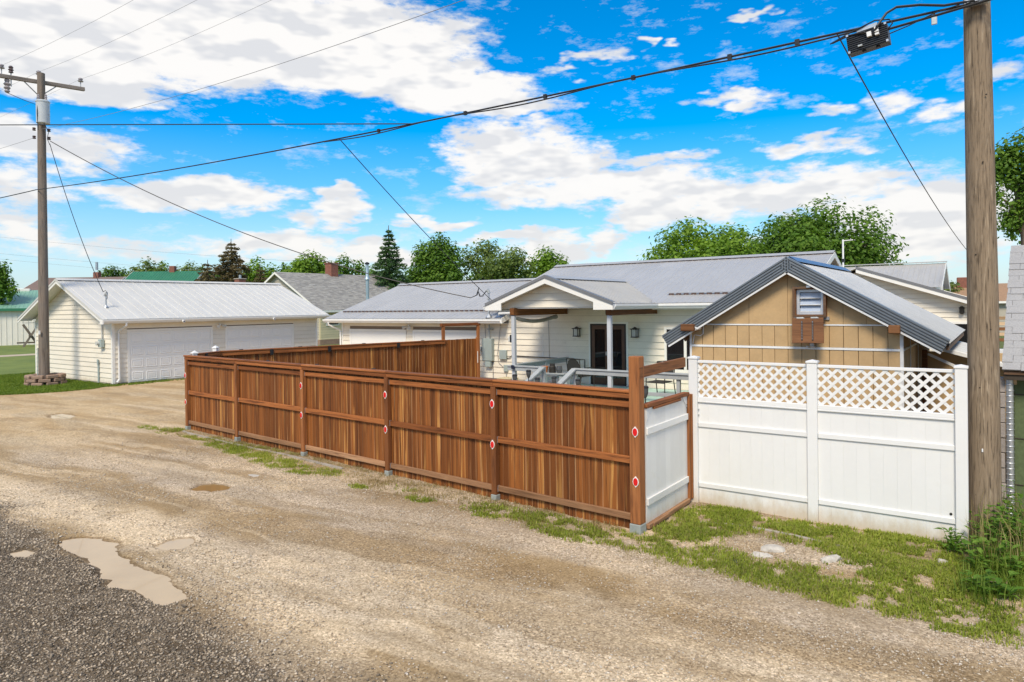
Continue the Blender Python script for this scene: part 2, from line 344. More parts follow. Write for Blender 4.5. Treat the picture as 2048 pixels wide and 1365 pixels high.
# grain
c = n.mix(n.mapr(gr, .36, .52, .75, 0), c, n.mix(1., c, (.60, .55, .49), 'MULTIPLY'))
sp = n.new('ShaderNodeTexVoronoi'); sp.inputs['Scale'].default_value = 55; n.l.new(flat, sp.inputs['Vector']); spc = n.new('ShaderNodeSeparateColor'); n.l.new(sp.outputs['Color'], spc.inputs[0])
greyg = n.noise(n.comb(n.math('MULTIPLY', px_, .4), py_, 5.), .9, 5, .65)
c = n.mix(n.mapr(greyg, .46, .60, 0, .65, True), c, n.mix(1., c, (.80, .83, .90), 'MULTIPLY'))
c = n.mix(n.mapr(patch, .35, .6, .35, .8), c, n.mix(1., c, n.ramp(spc.outputs[0], [(0, (.42, .38, .34)), (.35, (.85, .82, .78)), (.8, (1.2, 1.2, 1.2)), (1, (1.7, 1.7, 1.75))]), 'MULTIPLY'))
c = n.mix(n.mapr(gr2, .56, .72, 0, .55), c, n.mix(1., c, (1.45, 1.45, 1.5), 'MULTIPLY'))
far = n.math('MAXIMUM', n.mapr(py_, 30, 34, 0, 1), n.mapr(px_, -38, -44, 0, 1))
c = n.mix(n.math('MULTIPLY', far, .85), c, (.085, .125, .03))
n.l.new(c, b.inputs['Base Color']); b.inputs['Roughness'].default_value = .92; b.inputs['Specular IOR Level'].default_value = .2
bump(n, b, n.math('ADD', gr, n.math('MULTIPLY', gr2, .6)), .7, .012)
m, n, b = mat('lawn'); p = n.new('ShaderNodeNewGeometry').outputs['Position']
f = n.noise(p, .5, 6, .65); f2 = n.noise(p, 9, 4, .7)
c = n.mix(n.mapr(f, .38, .62, 0, 1), (.085, .135, .02), (.16, .21, .036)); c = n.mix(n.mapr(f2, .4, .7, 0, .5), c, (.22, .24, .06))
n.l.new(c, b.inputs['Base Color']); b.inputs['Roughness'].default_value = .9; bump(n, b, f2, .8, .05)
plain('path_dirt', (.45, .37, .27), .95, .12, 3)
M = MATS
# ------------------------------------------------------------------ mesh helpers
WOFF = {}          # what to subtract from world coordinates when building under a parent
def tag(o, label=None, cat=None, group=None, kind=None):
    if label: o['label'] = label
    if cat: o['category'] = cat
    if group: o['group'] = group
    if kind: o['kind'] = kind
    return o
def thing(name, label, cat, loc=(0, 0, 0), rotz=0., group=None, local=False):
    """an Empty at the thing's base; local=True means its parts are built in its own frame"""
    o = bpy.data.objects.new(name, None); COL.objects.link(o); o.location = loc; o.rotation_euler = (0, 0, rotz); o.empty_display_size = .2
    tag(o, label, cat, group); WOFF[o.name] = Vector((0, 0, 0)) if local else Vector(loc)
    return o
def link(name, me, parent=None, at=None):
    o = bpy.data.objects.new(name, me); COL.objects.link(o)
    if parent is not None:
        o.parent = parent; off = WOFF.get(parent.name, Vector((0, 0, 0)))
        o.location = (Vector(at) if at is not None else Vector((0, 0, 0))) - off
    elif at is not None: o.location = at
    WOFF[o.name] = Vector((0, 0, 0))
    return o
def mesh(name, V, F, mt_, smooth=False):
    me = bpy.data.meshes.new(name); me.from_pydata([tuple(v) for v in V], [], [tuple(f) for f in F]); me.update()
    if mt_: me.materials.append(M[mt_])
    if smooth:
        for p_ in me.polygons: p_.use_smooth = True
    return me
class MB:
    def __init__(s): s.v = []; s.f = []; s.sm = False
    def add(s, V, F):
        k = len(s.v); s.v += [Vector(q) for q in V]; s.f += [tuple(i + k for i in f) for f in F]; return s
    def box(s, x0, x1, y0, y1, z0, z1):
        return s.add([(x0, y0, z0), (x1, y0, z0), (x1, y1, z0), (x0, y1, z0), (x0, y0, z1), (x1, y0, z1), (x1, y1, z1), (x0, y1, z1)],
                     [(0, 3, 2, 1), (4, 5, 6, 7), (0, 1, 5, 4), (1, 2, 6, 5), (2, 3, 7, 6), (3, 0, 4, 7)])
    def bbox(s, x0, x1, y0, y1, z0, z1, e=.006):
        """box with chamfered edges"""
        bm = bmesh.new(); r = bmesh.ops.create_cube(bm, size=1)
        for v in bm.verts: v.co = Vector(((x0 + x1) / 2 + v.co.x * (x1 - x0), (y0 + y1) / 2 + v.co.y * (y1 - y0), (z0 + z1) / 2 + v.co.z * (z1 - z0)))
        e = min(e, .3 * min(abs(x1 - x0), abs(y1 - y0), abs(z1 - z0)))
        bmesh.ops.bevel(bm, geom=bm.edges[:], offset=e, segments=1, affect='EDGES')
        bm.verts.index_update()
        s.add([v.co.copy() for v in bm.verts], [[v.index for v in f.verts] for f in bm.faces]); bm.free(); return s
    def beam(s, a, b_, w_, h, up=(0, 0, 1)):
        a = Vector(a); b_ = Vector(b_); d = (b_ - a).normalized(); upv = Vector(up)
        if abs(d.dot(upv)) > .99: upv = Vector((0, 1, 0))
        sd_ = d.cross(upv).normalized() * (w_ / 2); u_ = sd_.cross(d).normalized() * (h / 2)
        V = [a - sd_ - u_, a + sd_ - u_, a + sd_ + u_, a - sd_ + u_, b_ - sd_ - u_, b_ + sd_ - u_, b_ + sd_ + u_, b_ - sd_ + u_]
        return s.add(V, [(0, 1, 2, 3), (7, 6, 5, 4), (0, 4, 5, 1), (1, 5, 6, 2), (2, 6, 7, 3), (3, 7, 4, 0)])
    def tube(s, pts, r, n_=8, caps=True):
        pts = [Vector(q) for q in pts]; k = len(s.v); m_ = len(pts)
        rr = r if isinstance(r, (list, tuple)) else [r] * m_
        ref = None
        for i, q in enumerate(pts):
            d = (pts[min(i + 1, m_ - 1)] - pts[max(i - 1, 0)]).normalized()
            if ref is None: ref = Vector((0, 0, 1)) if abs(d.z) < .9 else Vector((1, 0, 0))
            a = d.cross(ref).normalized(); ref = a.cross(d).normalized()
            for j in range(n_):
                t = 2 * math.pi * j / n_
                s.v.append(q + (a * math.cos(t) + ref * math.sin(t)) * rr[i])
        for i in range(m_ - 1):
            for j in range(n_):
                s.f.append((k + i * n_ + j, k + (i + 1) * n_ + j, k + (i + 1) * n_ + (j + 1) % n_, k + i * n_ + (j + 1) % n_))
        if caps:
            s.f.append(tuple(k + j for j in range(n_))); s.f.append(tuple(k + (m_ - 1) * n_ + j for j in reversed(range(n_))))
        return s
    def lathe(s, c, prof, n_=14):
        """prof: list of (r, z) about a vertical axis through c"""
        c = Vector(c); k = len(s.v)
        for r, z in prof:
            for j in range(n_):
                t = 2 * math.pi * j / n_; s.v.append(c + Vector((r * math.cos(t), r * math.sin(t), z)))
        for i in range(len(prof) - 1):
            for j in range(n_): s.f.append((k + i * n_ + j, k + i * n_ + (j + 1) % n_, k + (i + 1) * n_ + (j + 1) % n_, k + (i + 1) * n_ + j))
        s.f.append(tuple(k + j for j in reversed(range(n_)))); s.f.append(tuple(k + (len(prof) - 1) * n_ + j for j in range(n_)))
        return s
    def extr(s, prof, a, b_, X, Yv):
        """extrude polygon prof [(u, v)] spanned by X, Yv from a to b_"""
        a, b_, X, Yv = Vector(a), Vector(b_), Vector(X), Vector(Yv); n_ = len(prof)
        V = [a + X * u + Yv * v for u, v in prof] + [b_ + X * u + Yv * v for u, v in prof]
        F = [(i, (i + 1) % n_, n_ + (i + 1) % n_, n_ + i) for i in range(n_)] + [tuple(reversed(range(n_))), tuple(range(n_, 2 * n_))]
        return s.add(V, F)
    def poly(s, pts, thick, nrm):
        """flat polygon with thickness along nrm"""
        n_ = len(pts); nn = Vector(nrm) * thick
        V = [Vector(q) for q in pts] + [Vector(q) + nn for q in pts]
        return s.add(V, [tuple(reversed(range(n_))), tuple(range(n_, 2 * n_))] + [(i, (i + 1) % n_, n_ + (i + 1) % n_, n_ + i) for i in range(n_)])
    def build(s, name, mt_, parent=None, smooth=False, **kw):
        me = mesh(name, s.v, s.f, mt_, smooth)
        bm = bmesh.new(); bm.from_mesh(me); bmesh.ops.recalc_face_normals(bm, faces=bm.faces); bm.to_mesh(me); bm.free()
        if smooth:
            for p_ in me.polygons: p_.use_smooth = True
            try: me.set_sharp_from_angle(angle=R(40))
            except Exception: pass
        o = link(name, me, parent)
        tag(o, **kw) if kw else None
        return o
def B(*a): return MB().box(*a)
def part(name, mt_, parent, *a, bev=.006): return MB().bbox(*a, e=bev).build(name, mt_, parent)
def from_arrays(name, V, F, mt_, k=3):
    """fast mesh from numpy arrays"""
    me = bpy.data.meshes.new(name); V = np.asarray(V, np.float32); F = np.asarray(F, np.int32)
    me.vertices.add(len(V)); me.vertices.foreach_set('co', V.ravel())
    me.loops.add(F.size); me.loops.foreach_set('vertex_index', F.ravel())
    me.polygons.add(len(F)); me.polygons.foreach_set('loop_start', np.arange(0, F.size, k, dtype=np.int32))
    me.polygons.foreach_set('loop_total', np.full(len(F), k, np.int32))
    me.update(calc_edges=True); me.validate(); me.materials.append(M[mt_]); return me
def copy_tree(o, parent=None):
    c = o.copy(); COL.objects.link(c)
    if parent is not None: c.parent = parent
    for ch in list(o.children): copy_tree(ch, c)
    return c

def at(x, y, f_):
    """photo pixel and forward distance -> point"""
    r = (_r3 * ((x - 1024) / 1365) - _u3 * ((y - 620.66) / 1365) + _f2) * f_; return Vector((0, 0, CAM_H)) + r

# ------------------------------------------------------------------ ground
def vnoise(x, y, s, seed=0):
    """cheap smooth value noise for arrays"""
    x = np.asarray(x, float) / s; y = np.asarray(y, float) / s
    xi = np.floor(x).astype(np.int64); yi = np.floor(y).astype(np.int64); fx = x - xi; fy = y - yi
    fx = fx * fx * (3 - 2 * fx); fy = fy * fy * (3 - 2 * fy)
    def h(a, b_):
        k = (a * 374761393 + b_ * 668265263 + seed * 974711) & 0x7fffffff
        k = ((k ^ (k >> 13)) * 1274126177) & 0x7fffffff
        return ((k ^ (k >> 16)) & 0xffff) / 65535.
    return (h(xi, yi) * (1 - fx) + h(xi + 1, yi) * fx) * (1 - fy) + (h(xi, yi + 1) * (1 - fx) + h(xi + 1, yi + 1) * fx) * fy
PUD = {
 'a': [(-9.93, 3.78), (-9.64, 4.11), (-9.16, 4.14), (-8.75, 3.98), (-8.17, 3.88), (-7.68, 3.95), (-7.17, 3.87), (-6.84, 3.71), (-6.89, 3.54), (-7.4, 3.49), (-7.85, 3.42), (-8.4, 3.55), (-9.1, 3.65), (-9.55, 3.66)],
 'b': [(-8.63, 4.33), (-8.74, 4.57), (-8.58, 4.81), (-8.39, 4.72), (-8.24, 4.49), (-8.4, 4.32)],
 'c': [(-10.83, 6.02), (-11.11, 6.33), (-10.91, 6.53), (-10.54, 6.58), (-10.32, 6.35), (-10.42, 6.11)],
 'd': [(-22.26, 8.15), (-22.31, 8.55), (-21.38, 8.58), (-20.87, 8.18), (-21.41, 7.95)],
 'e': [(-9.92, 3.2), (-9.96, 3.36), (-9.73, 3.38), (-9.6, 3.26), (-9.72, 3.18)]}
def sdf(P, poly):
    """signed distance (negative inside) of points P[n,2] to polygon"""
    poly = np.array(poly, float); d = np.full(len(P), 1e9); ins = np.zeros(len(P), bool)
    for i in range(len(poly)):
        a = poly[i]; b_ = poly[(i + 1) % len(poly)]; e = b_ - a; w_ = P - a
        t = np.clip((w_ @ e) / (e @ e), 0, 1); d = np.minimum(d, np.linalg.norm(w_ - t[:, None] * e, axis=1))
        c_ = ((a[1] > P[:, 1]) != (b_[1] > P[:, 1])) & (P[:, 0] < (b_[0] - a[0]) * (P[:, 1] - a[1]) / (b_[1] - a[1] + 1e-12) + a[0])
        ins ^= c_
    return np.where(ins, -d, d)
WATER_Z = {'a': -.018, 'b': -.016, 'c': -.018, 'd': -.016, 'e': -.016}
def ground_h(x, y):
    x = np.asarray(x, float); y = np.asarray(y, float)
    near = np.clip((26 + x) / 3, 0, 1) * np.clip((4 - x) / 3, 0, 1) * np.clip((12 - y) / 1.5, 0, 1) * np.clip((y + 2) / 2, 0, 1)
    h = (vnoise(x * .45, y, .9, 1) - .5) * .030 + (vnoise(x, y, .33, 2) - .5) * .014 + (vnoise(x, y, .12, 3) - .5) * .010
    h += .012
    P = np.stack([x.ravel(), y.ravel()], 1); dep = np.zeros(len(P))
    for k, poly in PUD.items():
        c0 = np.mean(poly, 0); sel = np.abs(P - c0).max(1) < 3.2
        if sel.any():
            s_ = sdf(P[sel], poly); s_ = s_ + (vnoise(P[sel][:, 0], P[sel][:, 1], .16, 9) - .5) * .13 + (vnoise(P[sel][:, 0], P[sel][:, 1], .06, 19) - .5) * .06
            dep[sel] = np.maximum(dep[sel], np.clip(.5 - s_ / .16, 0, 1))
    dep = dep.reshape(x.shape)
    lvl = -.017
    h = h * (1 - dep * .65)
    return h * near * 1.0 - dep * .040 * near
def grid_axis(lo, hi, dlo, dhi, step):
    a = np.arange(dlo, dhi + 1e-6, step); out = list(a); x = dhi; s_ = step
    while x < hi: s_ *= 1.35; x += s_; out.append(min(x, hi))
    x = dlo; s_ = step; pre = []
    while x > lo: s_ *= 1.35; x -= s_; pre.append(max(x, lo))
    return np.array(pre[::-1] + out)
gx = grid_axis(-3500, 3500, -24.5, 2.5, .055); gy = grid_axis(-600, 3500, 1.2, 10.6, .055)
GX, GY = np.meshgrid(gx, gy); GZ = ground_h(GX, GY)
nx_, ny_ = len(gx), len(gy)
idx = np.arange(nx_ * ny_).reshape(ny_, nx_)
F = np.stack([idx[:-1, :-1], idx[:-1, 1:], idx[1:, 1:], idx[1:, :-1]], -1).reshape(-1, 4)
me = from_arrays('ground', np.stack([GX, GY, GZ], -1).reshape(-1, 3), F, 'alley_ground', 4)
me.polygons.foreach_set('use_smooth', np.ones(len(F), bool))
tag(link('ground', me), kind='structure')
plab = {'a': 'long pale puddle on the edge of the dark gravel', 'b': 'small oval puddle just right of the long pale puddle', 'c': 'muddy brown puddle in the alley before the wooden fence',
        'd': 'shallow pale puddle far up the gravel driveway', 'e': 'tiny puddle lying in the dark gravel at far left'}
for k, poly in PUD.items():
    p_ = np.array(poly); c0 = p_.mean(0); q = c0 + (p_ - c0) * (1 + .22 / np.linalg.norm(p_ - c0, axis=1, keepdims=True))
    me = mesh('puddle', [(a, b_, WATER_Z[k]) for a, b_ in q], [tuple(range(len(q)))], 'puddle_mud' if k == 'c' else 'puddle_pale')
    tag(link('puddle', me), plab[k], kind='structure')
# lawn beside the left garage, with a dirt footpath across it
LAWN = [(-28.72, 12.7), (-28.1, 11.7), (-28.2, 10.9), (-28.55, 9.9), (-29.6, 8.6), (-33, 7.6), (-42, 5.5), (-90, -8), (-130, 30), (-90, 70), (-40, 60), (-24, 60), (-24, 24), (-28.6, 24)]
def sheet(name, poly, z, mt_, **kw):
    me = mesh(name, [(a, b_, z) for a, b_ in poly], [tuple(range(len(poly)))], mt_); o = link(name, me); tag(o, kind='structure', **kw); return o
sheet('lawn', LAWN, .012, 'lawn')
sheet('footpath', [(-56.2, 8), (-54.2, 8), (-53.7, 17), (-53.2, 26), (-55.2, 26), (-55.8, 17)], .020, 'path_dirt')
sheet('yard', [(-24, 30), (-24, 22), (-22.6, 22), (-22.6, 30)], .014, 'lawn')
# loose gravel: real stones, far too many to count
def stones(name, n_, area, smin, smax, mt_, accept, label):
    ico = np.array([(0, 0, 1), (.9, 0, .25), (.28, .85, .25), (-.72, .52, .25), (-.72, -.52, .25), (.28, -.85, .25), (0, 0, -.5)]); 
    tf = np.array([(0, 1, 2), (0, 2, 3), (0, 3, 4), (0, 4, 5), (0, 5, 1), (6, 2, 1), (6, 3, 2), (6, 4, 3), (6, 5, 4), (6, 1, 5)])
    x = rng.uniform(area[0], area[1], n_); y = rng.uniform(area[2], area[3], n_)
    k = accept(x, y); x, y = x[k], y[k]; n_ = len(x)
    s_ = smin + (smax - smin) * rng.random(n_) ** 2.6
    a = rng.random(n_) * 6.283; sx = s_ * rng.uniform(.7, 1.3, n_); sy = s_ * rng.uniform(.6, 1.1, n_); sz = s_ * rng.uniform(.45, .85, n_)
    jit = 1 + rng.uniform(-.28, .28, (n_, 7, 3)); P = ico[None] * jit
    P = P * np.stack([sx, sy, sz], 1)[:, None, :]
    c_, s2 = np.cos(a)[:, None], np.sin(a)[:, None]
    X = P[..., 0] * c_ - P[..., 1] * s2 + x[:, None]; Y = P[..., 0] * s2 + P[..., 1] * c_ + y[:, None]
    Z = P[..., 2] + (ground_h(x, y) + sz * .25)[:, None]
    V = np.stack([X, Y, Z], -1).reshape(-1, 3); F = (tf[None] + (np.arange(n_) * 7)[:, None, None]).reshape(-1, 3)
    tag(link(name, from_arrays(name, V, F, mt_)), label, 'gravel', kind='stuff')
def pud_free(x, y):
    P = np.stack([x, y], 1); m_ = np.ones(len(P), bool)
    for k, poly in PUD.items(): m_ &= sdf(P, poly) > .02
    return m_
def visible(x, y):     # inside the camera's ground footprint, thinned with distance
    f_ = -x * math.sin(YAW) + y * math.cos(YAW); r_ = x * math.cos(YAW) + y * math.sin(YAW)
    return (f_ > 4.5) & (np.abs(r_) < f_ * .80)
edgef = lambda x, y: .052 * x + y + (vnoise(x, y, .55, 31) - .5) * .7
stones('dark_gravel', 120000, (-13, -3.2, 1.8, 4.4), .004, .019, 'stone_dark', lambda x, y: visible(x, y) & pud_free(x, y) & (edgef(x, y) < 3.10 + rng.random(len(x)) ** 4 * np.where(x < -8, .3, .7)) , 'dark grey loose gravel covering the road at the near left corner')
def alley_ok(x, y):
    f_ = -x * math.sin(YAW) + y * math.cos(YAW)
    dens = np.clip(1.25 - f_ / 16, .15, 1) * np.clip((vnoise(x * .4, y, .5, 41) * .6 + vnoise(x, y, .2, 42) * .4 - .30) * 2.8, .10, 1)
    return visible(x, y) & pud_free(x, y) & (edgef(x, y) > 2.95) & (rng.random(len(x)) < dens) & (y < 8.9)
stones('alley_gravel', 300000, (-16, 1.5, 3.0, 8.9), .003, .017, 'stone_pale', alley_ok, 'pale loose gravel strewn over the dirt alley')
# ------------------------------------------------------------------ wooden fence along the alley
FA, FB = Vector((-3.82, 8.09, 0)), Vector((-16.3, 9.03, 0))
fdir = (FA - FB); FL = fdir.length; frot = math.atan2(fdir.y, fdir.x)
POSTS = [0, 2.40, 5.0, 7.585, 10.08]
fence = thing('wood_fence', 'long brown stained board fence with red reflectors along the alley', 'fence', FB, frot, local=True)
bm_cache = {}
def board_mesh(key, w_, t_, h, mt_, e=.004):
    """shared picket mesh, origin at the bottom centre"""
    if key not in bm_cache:
        mb = MB().bbox(-w_ / 2, w_ / 2, -t_ / 2, t_ / 2, 0, h, e); bm_cache[key] = mesh(key, mb.v, mb.f, mt_)
    return bm_cache[key]
def pickets(parent, x0, x1, y, top, bot, name='board', w_=.116, gap=-.004, skip=()):
    n_ = max(1, round((x1 - x0) / (w_ + gap))); st_ = (x1 - x0) / n_
    for i in range(n_):
        cx = x0 + st_ * (i + .5)
        me_ = board_mesh('picket%d' % int(round(st_ * 1000)), st_ - gap, .018, 1.0, 'fence_board')
        o = link(name, me_, parent, (cx, y + (i % 2) * .007 + random.uniform(-.002, .002), bot))
        o.scale = (1, 1, top - bot + random.uniform(-.004, .004)); o.rotation_euler = (0, random.uniform(-.0015, .0015), random.uniform(-.012, .012))
lims = POSTS + [FL]
for i in range(5):
    a, b_ = lims[i], lims[i + 1]
    a2, b2 = a + .052, b_ - (.052 if i < 4 else .085)
    pickets(fence, a - (.0 if i else .05) , b_, .040, 1.795, -.03)
    for (z0, z1, mt_) in ((1.612, 1.694, 'fence_rail'), (.880, .972, 'fence_rail'), (.146, .232, 'bottom_rail')):
        sag = random.uniform(-.006, .006)
        MB().bbox(a2, b2, -.018, .026, z0 + sag, z1 + sag, .005).build('rail', mt_, fence)
        MB().box(a2 - .004, a2 + .001, -.026, .020, z0 - .006 + sag, z1 + .003 + sag).build('joist_hanger', 'galv', fence)
        MB().box(b2 - .001, b2 + .004, -.026, .020, z0 - .006 + sag, z1 + .003 + sag).build('joist_hanger', 'galv', fence)
    ov = .0 if i == 4 else .006
    MB().bbox(a + (.004 if i else -.07), b_ - (.07 if i == 4 else 0), -.060, -.020, 1.735, 1.806, .006).build('top_rail', 'fence_rail', fence)
    MB().bbox(a + (.004 if i else -.09), b_ - (.07 if i == 4 else 0), -.078, .072, 1.807, 1.842, .008).build('cap_rail', 'fence_rail', fence)
def reflector(parent, x, y, z, ang=0.):
    """white diamond backing with a raised red oval, on the post face"""
    q = [(0, .072), (.036, .034), (.044, 0), (.036, -.034), (0, -.072), (-.036, -.034), (-.044, 0), (-.036, .034)]
    r = MB(); r.poly([(x + u, y, z + v) for u, v in q], .006, (0, -1, 0)); o = r.build('reflector', 'reflector_white', parent)
    k = MB(); k.poly([(x + .033 * math.cos(t * math.pi / 6), y - .0062, z + .050 * math.sin(t * math.pi / 6)) for t in range(12)], .006, (0, -1, 0)); k.build('lens', 'reflector_red', o)
    return o
RZ = {0: (1.35, .695), 2: (1.42, .833), 3: (1.428, .823), 4: (1.475, .859)}
for i, t in enumerate(POSTS):
    MB().bbox(t - .047, t + .047, -.066, .028, .10, 1.733, .007).build('post', 'fence_post', fence)
    MB().bbox(t - .054, t + .054, -.073, .030, -.05, .10, .008).build('post_base', 'concrete_post', fence)
    for z in RZ.get(i, ()): reflector(fence, t - .006, -.068, z)
# the tall corner post at the gate
MB().bbox(FL - .075, FL + .075, -.085, .065, .13, 2.285, .010).build('corner_post', 'fence_post', fence)
MB().bbox(FL - .080, FL + .080, -.092, .070, -.05, .13, .008).build('post_base', 'concrete_post', fence)
for z in (1.319, .681):
    reflector(fence, FL + .02, -.088, z)
    q = MB(); q.poly([(FL - .0755, -.02 + u, z + .03 + v) for u, v in [(0, .052), (.028, .030), (.032, 0), (.028, -.030), (0, -.052), (-.028, -.030), (-.032, 0), (-.028, .030)]], .006, (-1, 0, 0)); q.build('reflector', 'reflector_white', fence)
# white capped post standing behind the far end
MB().bbox(.01, .11, .085, .185, .0, 1.87, .004).build('end_post', 'vinyl', fence)
def capmb(cx, cy, z, s_=.062, h=.05):
    mb = MB(); mb.bbox(cx - s_ * 1.12, cx + s_ * 1.12, cy - s_ * 1.12, cy + s_ * 1.12, z, z + .028, .004)
    k = s_ * 1.02; mb.add([(cx - k, cy - k, z + .029), (cx + k, cy - k, z + .029), (cx + k, cy + k, z + .029), (cx - k, cy + k, z + .029), (cx, cy, z + .029 + h)], [(0, 1, 4), (1, 2, 4), (2, 3, 4), (3, 0, 4), (3, 2, 1, 0)]); return mb
capmb(.06, .135, 1.872).build('post_cap', 'vinyl', fence)
for t in (3.55, 5.35, 7.1):     # little black hooks clipped to the cap rail
    MB().bbox(t - .05, t + .05, .055, .085, 1.80, 1.856, .004).build('hook', 'black_metal', fence)

# ------------------------------------------------------------------ wooden fence inside, along the driveway
SA, SB = Vector((-16.75, 10.15, 0)), Vector((-14.62, 18.45, 0))
d2 = SB - SA; L2 = d2.length
fence2 = thing('wood_fence', 'brown board fence behind the alley fence, running back to the grey meter box', 'fence', SA, math.atan2(d2.y, d2.x), local=True)
GATE0 = L2 - 1.42
nbay = 3; step = GATE0 / nbay
for i in range(nbay):
    a, b_ = i * step, (i + 1) * step
    pickets(fence2, a, b_, .0, 1.74, .06)
    MB().bbox(a + .002, b_ - .002, -.065, -.012, 1.735, 1.835, .006).build('top_rail', 'fence_rail', fence2)
    MB().bbox(a + .002, b_ - .002, -.085, .065, 1.836, 1.868, .006).build('cap_rail', 'fence_rail', fence2)
    MB().bbox(a + .05, b_ - .05, .012, .05, .85, .95, .006).build('rail', 'fence_rail', fence2)
    MB().bbox(a - .05, a + .05, .055, .150, -.02, 1.83, .006).build('post', 'fence_post', fence2)
for t in (1.35, 3.05, 5.35):
    MB().bbox(t - .045, t + .045, -.100, -.067, 1.69, 1.85, .004).build('bracket', 'black_metal', fence2)
for t in (.55, 2.2, 4.2, 6.3):
    MB().bbox(t - .05, t + .05, -.03, .03, 1.869, 1.885, .004).build('clip', 'black_metal', fence2)
# gate leaf of full-height boards at the house end
pickets(fence2, GATE0 + .01, L2 - .11, -.01, 1.86, .06, name='gate_board')
MB().bbox(L2 - .105, L2 - .005, -.06, .04, 0, 1.90, .006).build('post', 'fence_post', fence2)
MB().bbox(L2 - .115, L2 - .095, -.085, -.062, 1.02, 1.42, .004).build('handle', 'white_strip', fence2)
# corner return between the two runs
ret = Vector((-16.29, 9.13, 0)); r2 = (SA - ret); l3 = r2.length
fence3 = thing('wood_fence', 'short end panel of brown fence joining two runs beneath white post caps', 'fence', ret, math.atan2(r2.y, r2.x), local=True)
pickets(fence3, .05, l3 - .06, .0, 1.74, .06)
MB().bbox(.03, l3 - .05, -.065, -.012, 1.735, 1.835, .006).build('top_rail', 'fence_rail', fence3)
MB().bbox(.03, l3 - .05, -.080, .060, 1.836, 1.866, .006).build('cap_rail', 'fence_rail', fence3)
MB().bbox(l3 - .055, l3 + .055, .07, .18, 0, 1.93, .004).build('end_post', 'vinyl', fence3)
capmb(l3, .125, 1.932).build('post_cap', 'vinyl', fence3)
MB().bbox(.42, .50, -.095, -.066, 1.70, 1.85, .004).build('bracket', 'black_metal', fence3)
# arbor over that gate
arb = thing('arbor', 'open brown timber frame over the far gate beside the house', 'arbor', SA, math.atan2(d2.y, d2.x), local=True)
for t in (GATE0 + .02, L2 + .05):
    MB().bbox(t - .045, t + .045, .052, .142, 0, 2.30, .006).build('post', 'fence_post', arb)
MB().bbox(GATE0 - .08, L2 + .12, .045, .15, 2.302, 2.40, .006).build('beam', 'fence_rail', arb)

# ------------------------------------------------------------------ white gate by the tall post
gate = thing('gate', 'white panelled gate with brown wood capping between tall post and lattice fence', 'gate', (-3.77, 8.19, 0), math.pi / 2, local=True)
GW = 1.46     # local x runs from the hinge post into the lot, local -y faces the camera side (+X world)
n_ = 9; st_ = (GW - .02) / n_
for i in range(n_):
    MB().bbox(.01 + st_ * i, .01 + st_ * (i + 1) - .0006, -.018, .012, .10, 1.60, .0012).build('board', 'gate_white', gate)
for z0, z1 in ((1.255, 1.345), (.335, .425)): MB().bbox(.012, GW - .03, -.045, -.0185, z0, z1, .005).build('rail', 'gate_white', gate)
MB().bbox(-.01, GW + .02, -.05, .05, 1.601, 1.655, .010).build('top_cap', 'fence_rail', gate)
MB().bbox(.22, GW - .30, -.052, -.019, 1.565, 1.600, .006).build('batten', 'fence_rail', gate)
MB().bbox(GW - .022, GW + .032, -.055, .03, .06, 1.60, .006).build('side_stile', 'fence_post', gate)
MB().bbox(0, GW - .024, -.06, .03, .035, .098, .008).build('bottom_rail', 'bottom_rail', gate)
MB().bbox(.10, .60, -.085, -.061, .05, .10, .006).build('kick_strip', 'bottom_rail', gate)
MB().poly([(GW - .028, -.022, 1.595), (GW - .20, -.022, 1.595), (GW - .028, -.022, 1.42)], .004, (0, -1, 0)).build('corner_brace', 'gate_white', gate)
MB().poly([(.016, -.022, 1.595), (.19, -.022, 1.595), (.016, -.022, 1.42)], .004, (0, -1, 0)).build('corner_brace', 'gate_white', gate)
for z in (1.34, 1.385, 1.43, 1.475): MB().tube([(GW - .045, -.026, z), (GW - .045, -.033, z)], .008, 6).build('screw', 'black_metal', gate)
MB().tube([(GW + .036, -.03, .62), (GW + .036, -.03, 1.0)], .008, 6).build('cane_bolt', 'galv', gate)
MB().bbox(GW + .052, GW + .088, -.07, -.02, .08, 1.62, .005).build('latch_post', 'fence_post', gate)
# header beam from the tall post to the first lattice post
hb = thing('gate_header', 'brown timber beam slanting between tall post and white post above gate', 'beam', (-3.77, 8.19, 0))
MB().beam((-3.765, 8.02, 2.075), (-3.765, 9.58, 2.10), .045, .135).build('beam', 'fence_rail_y', hb)

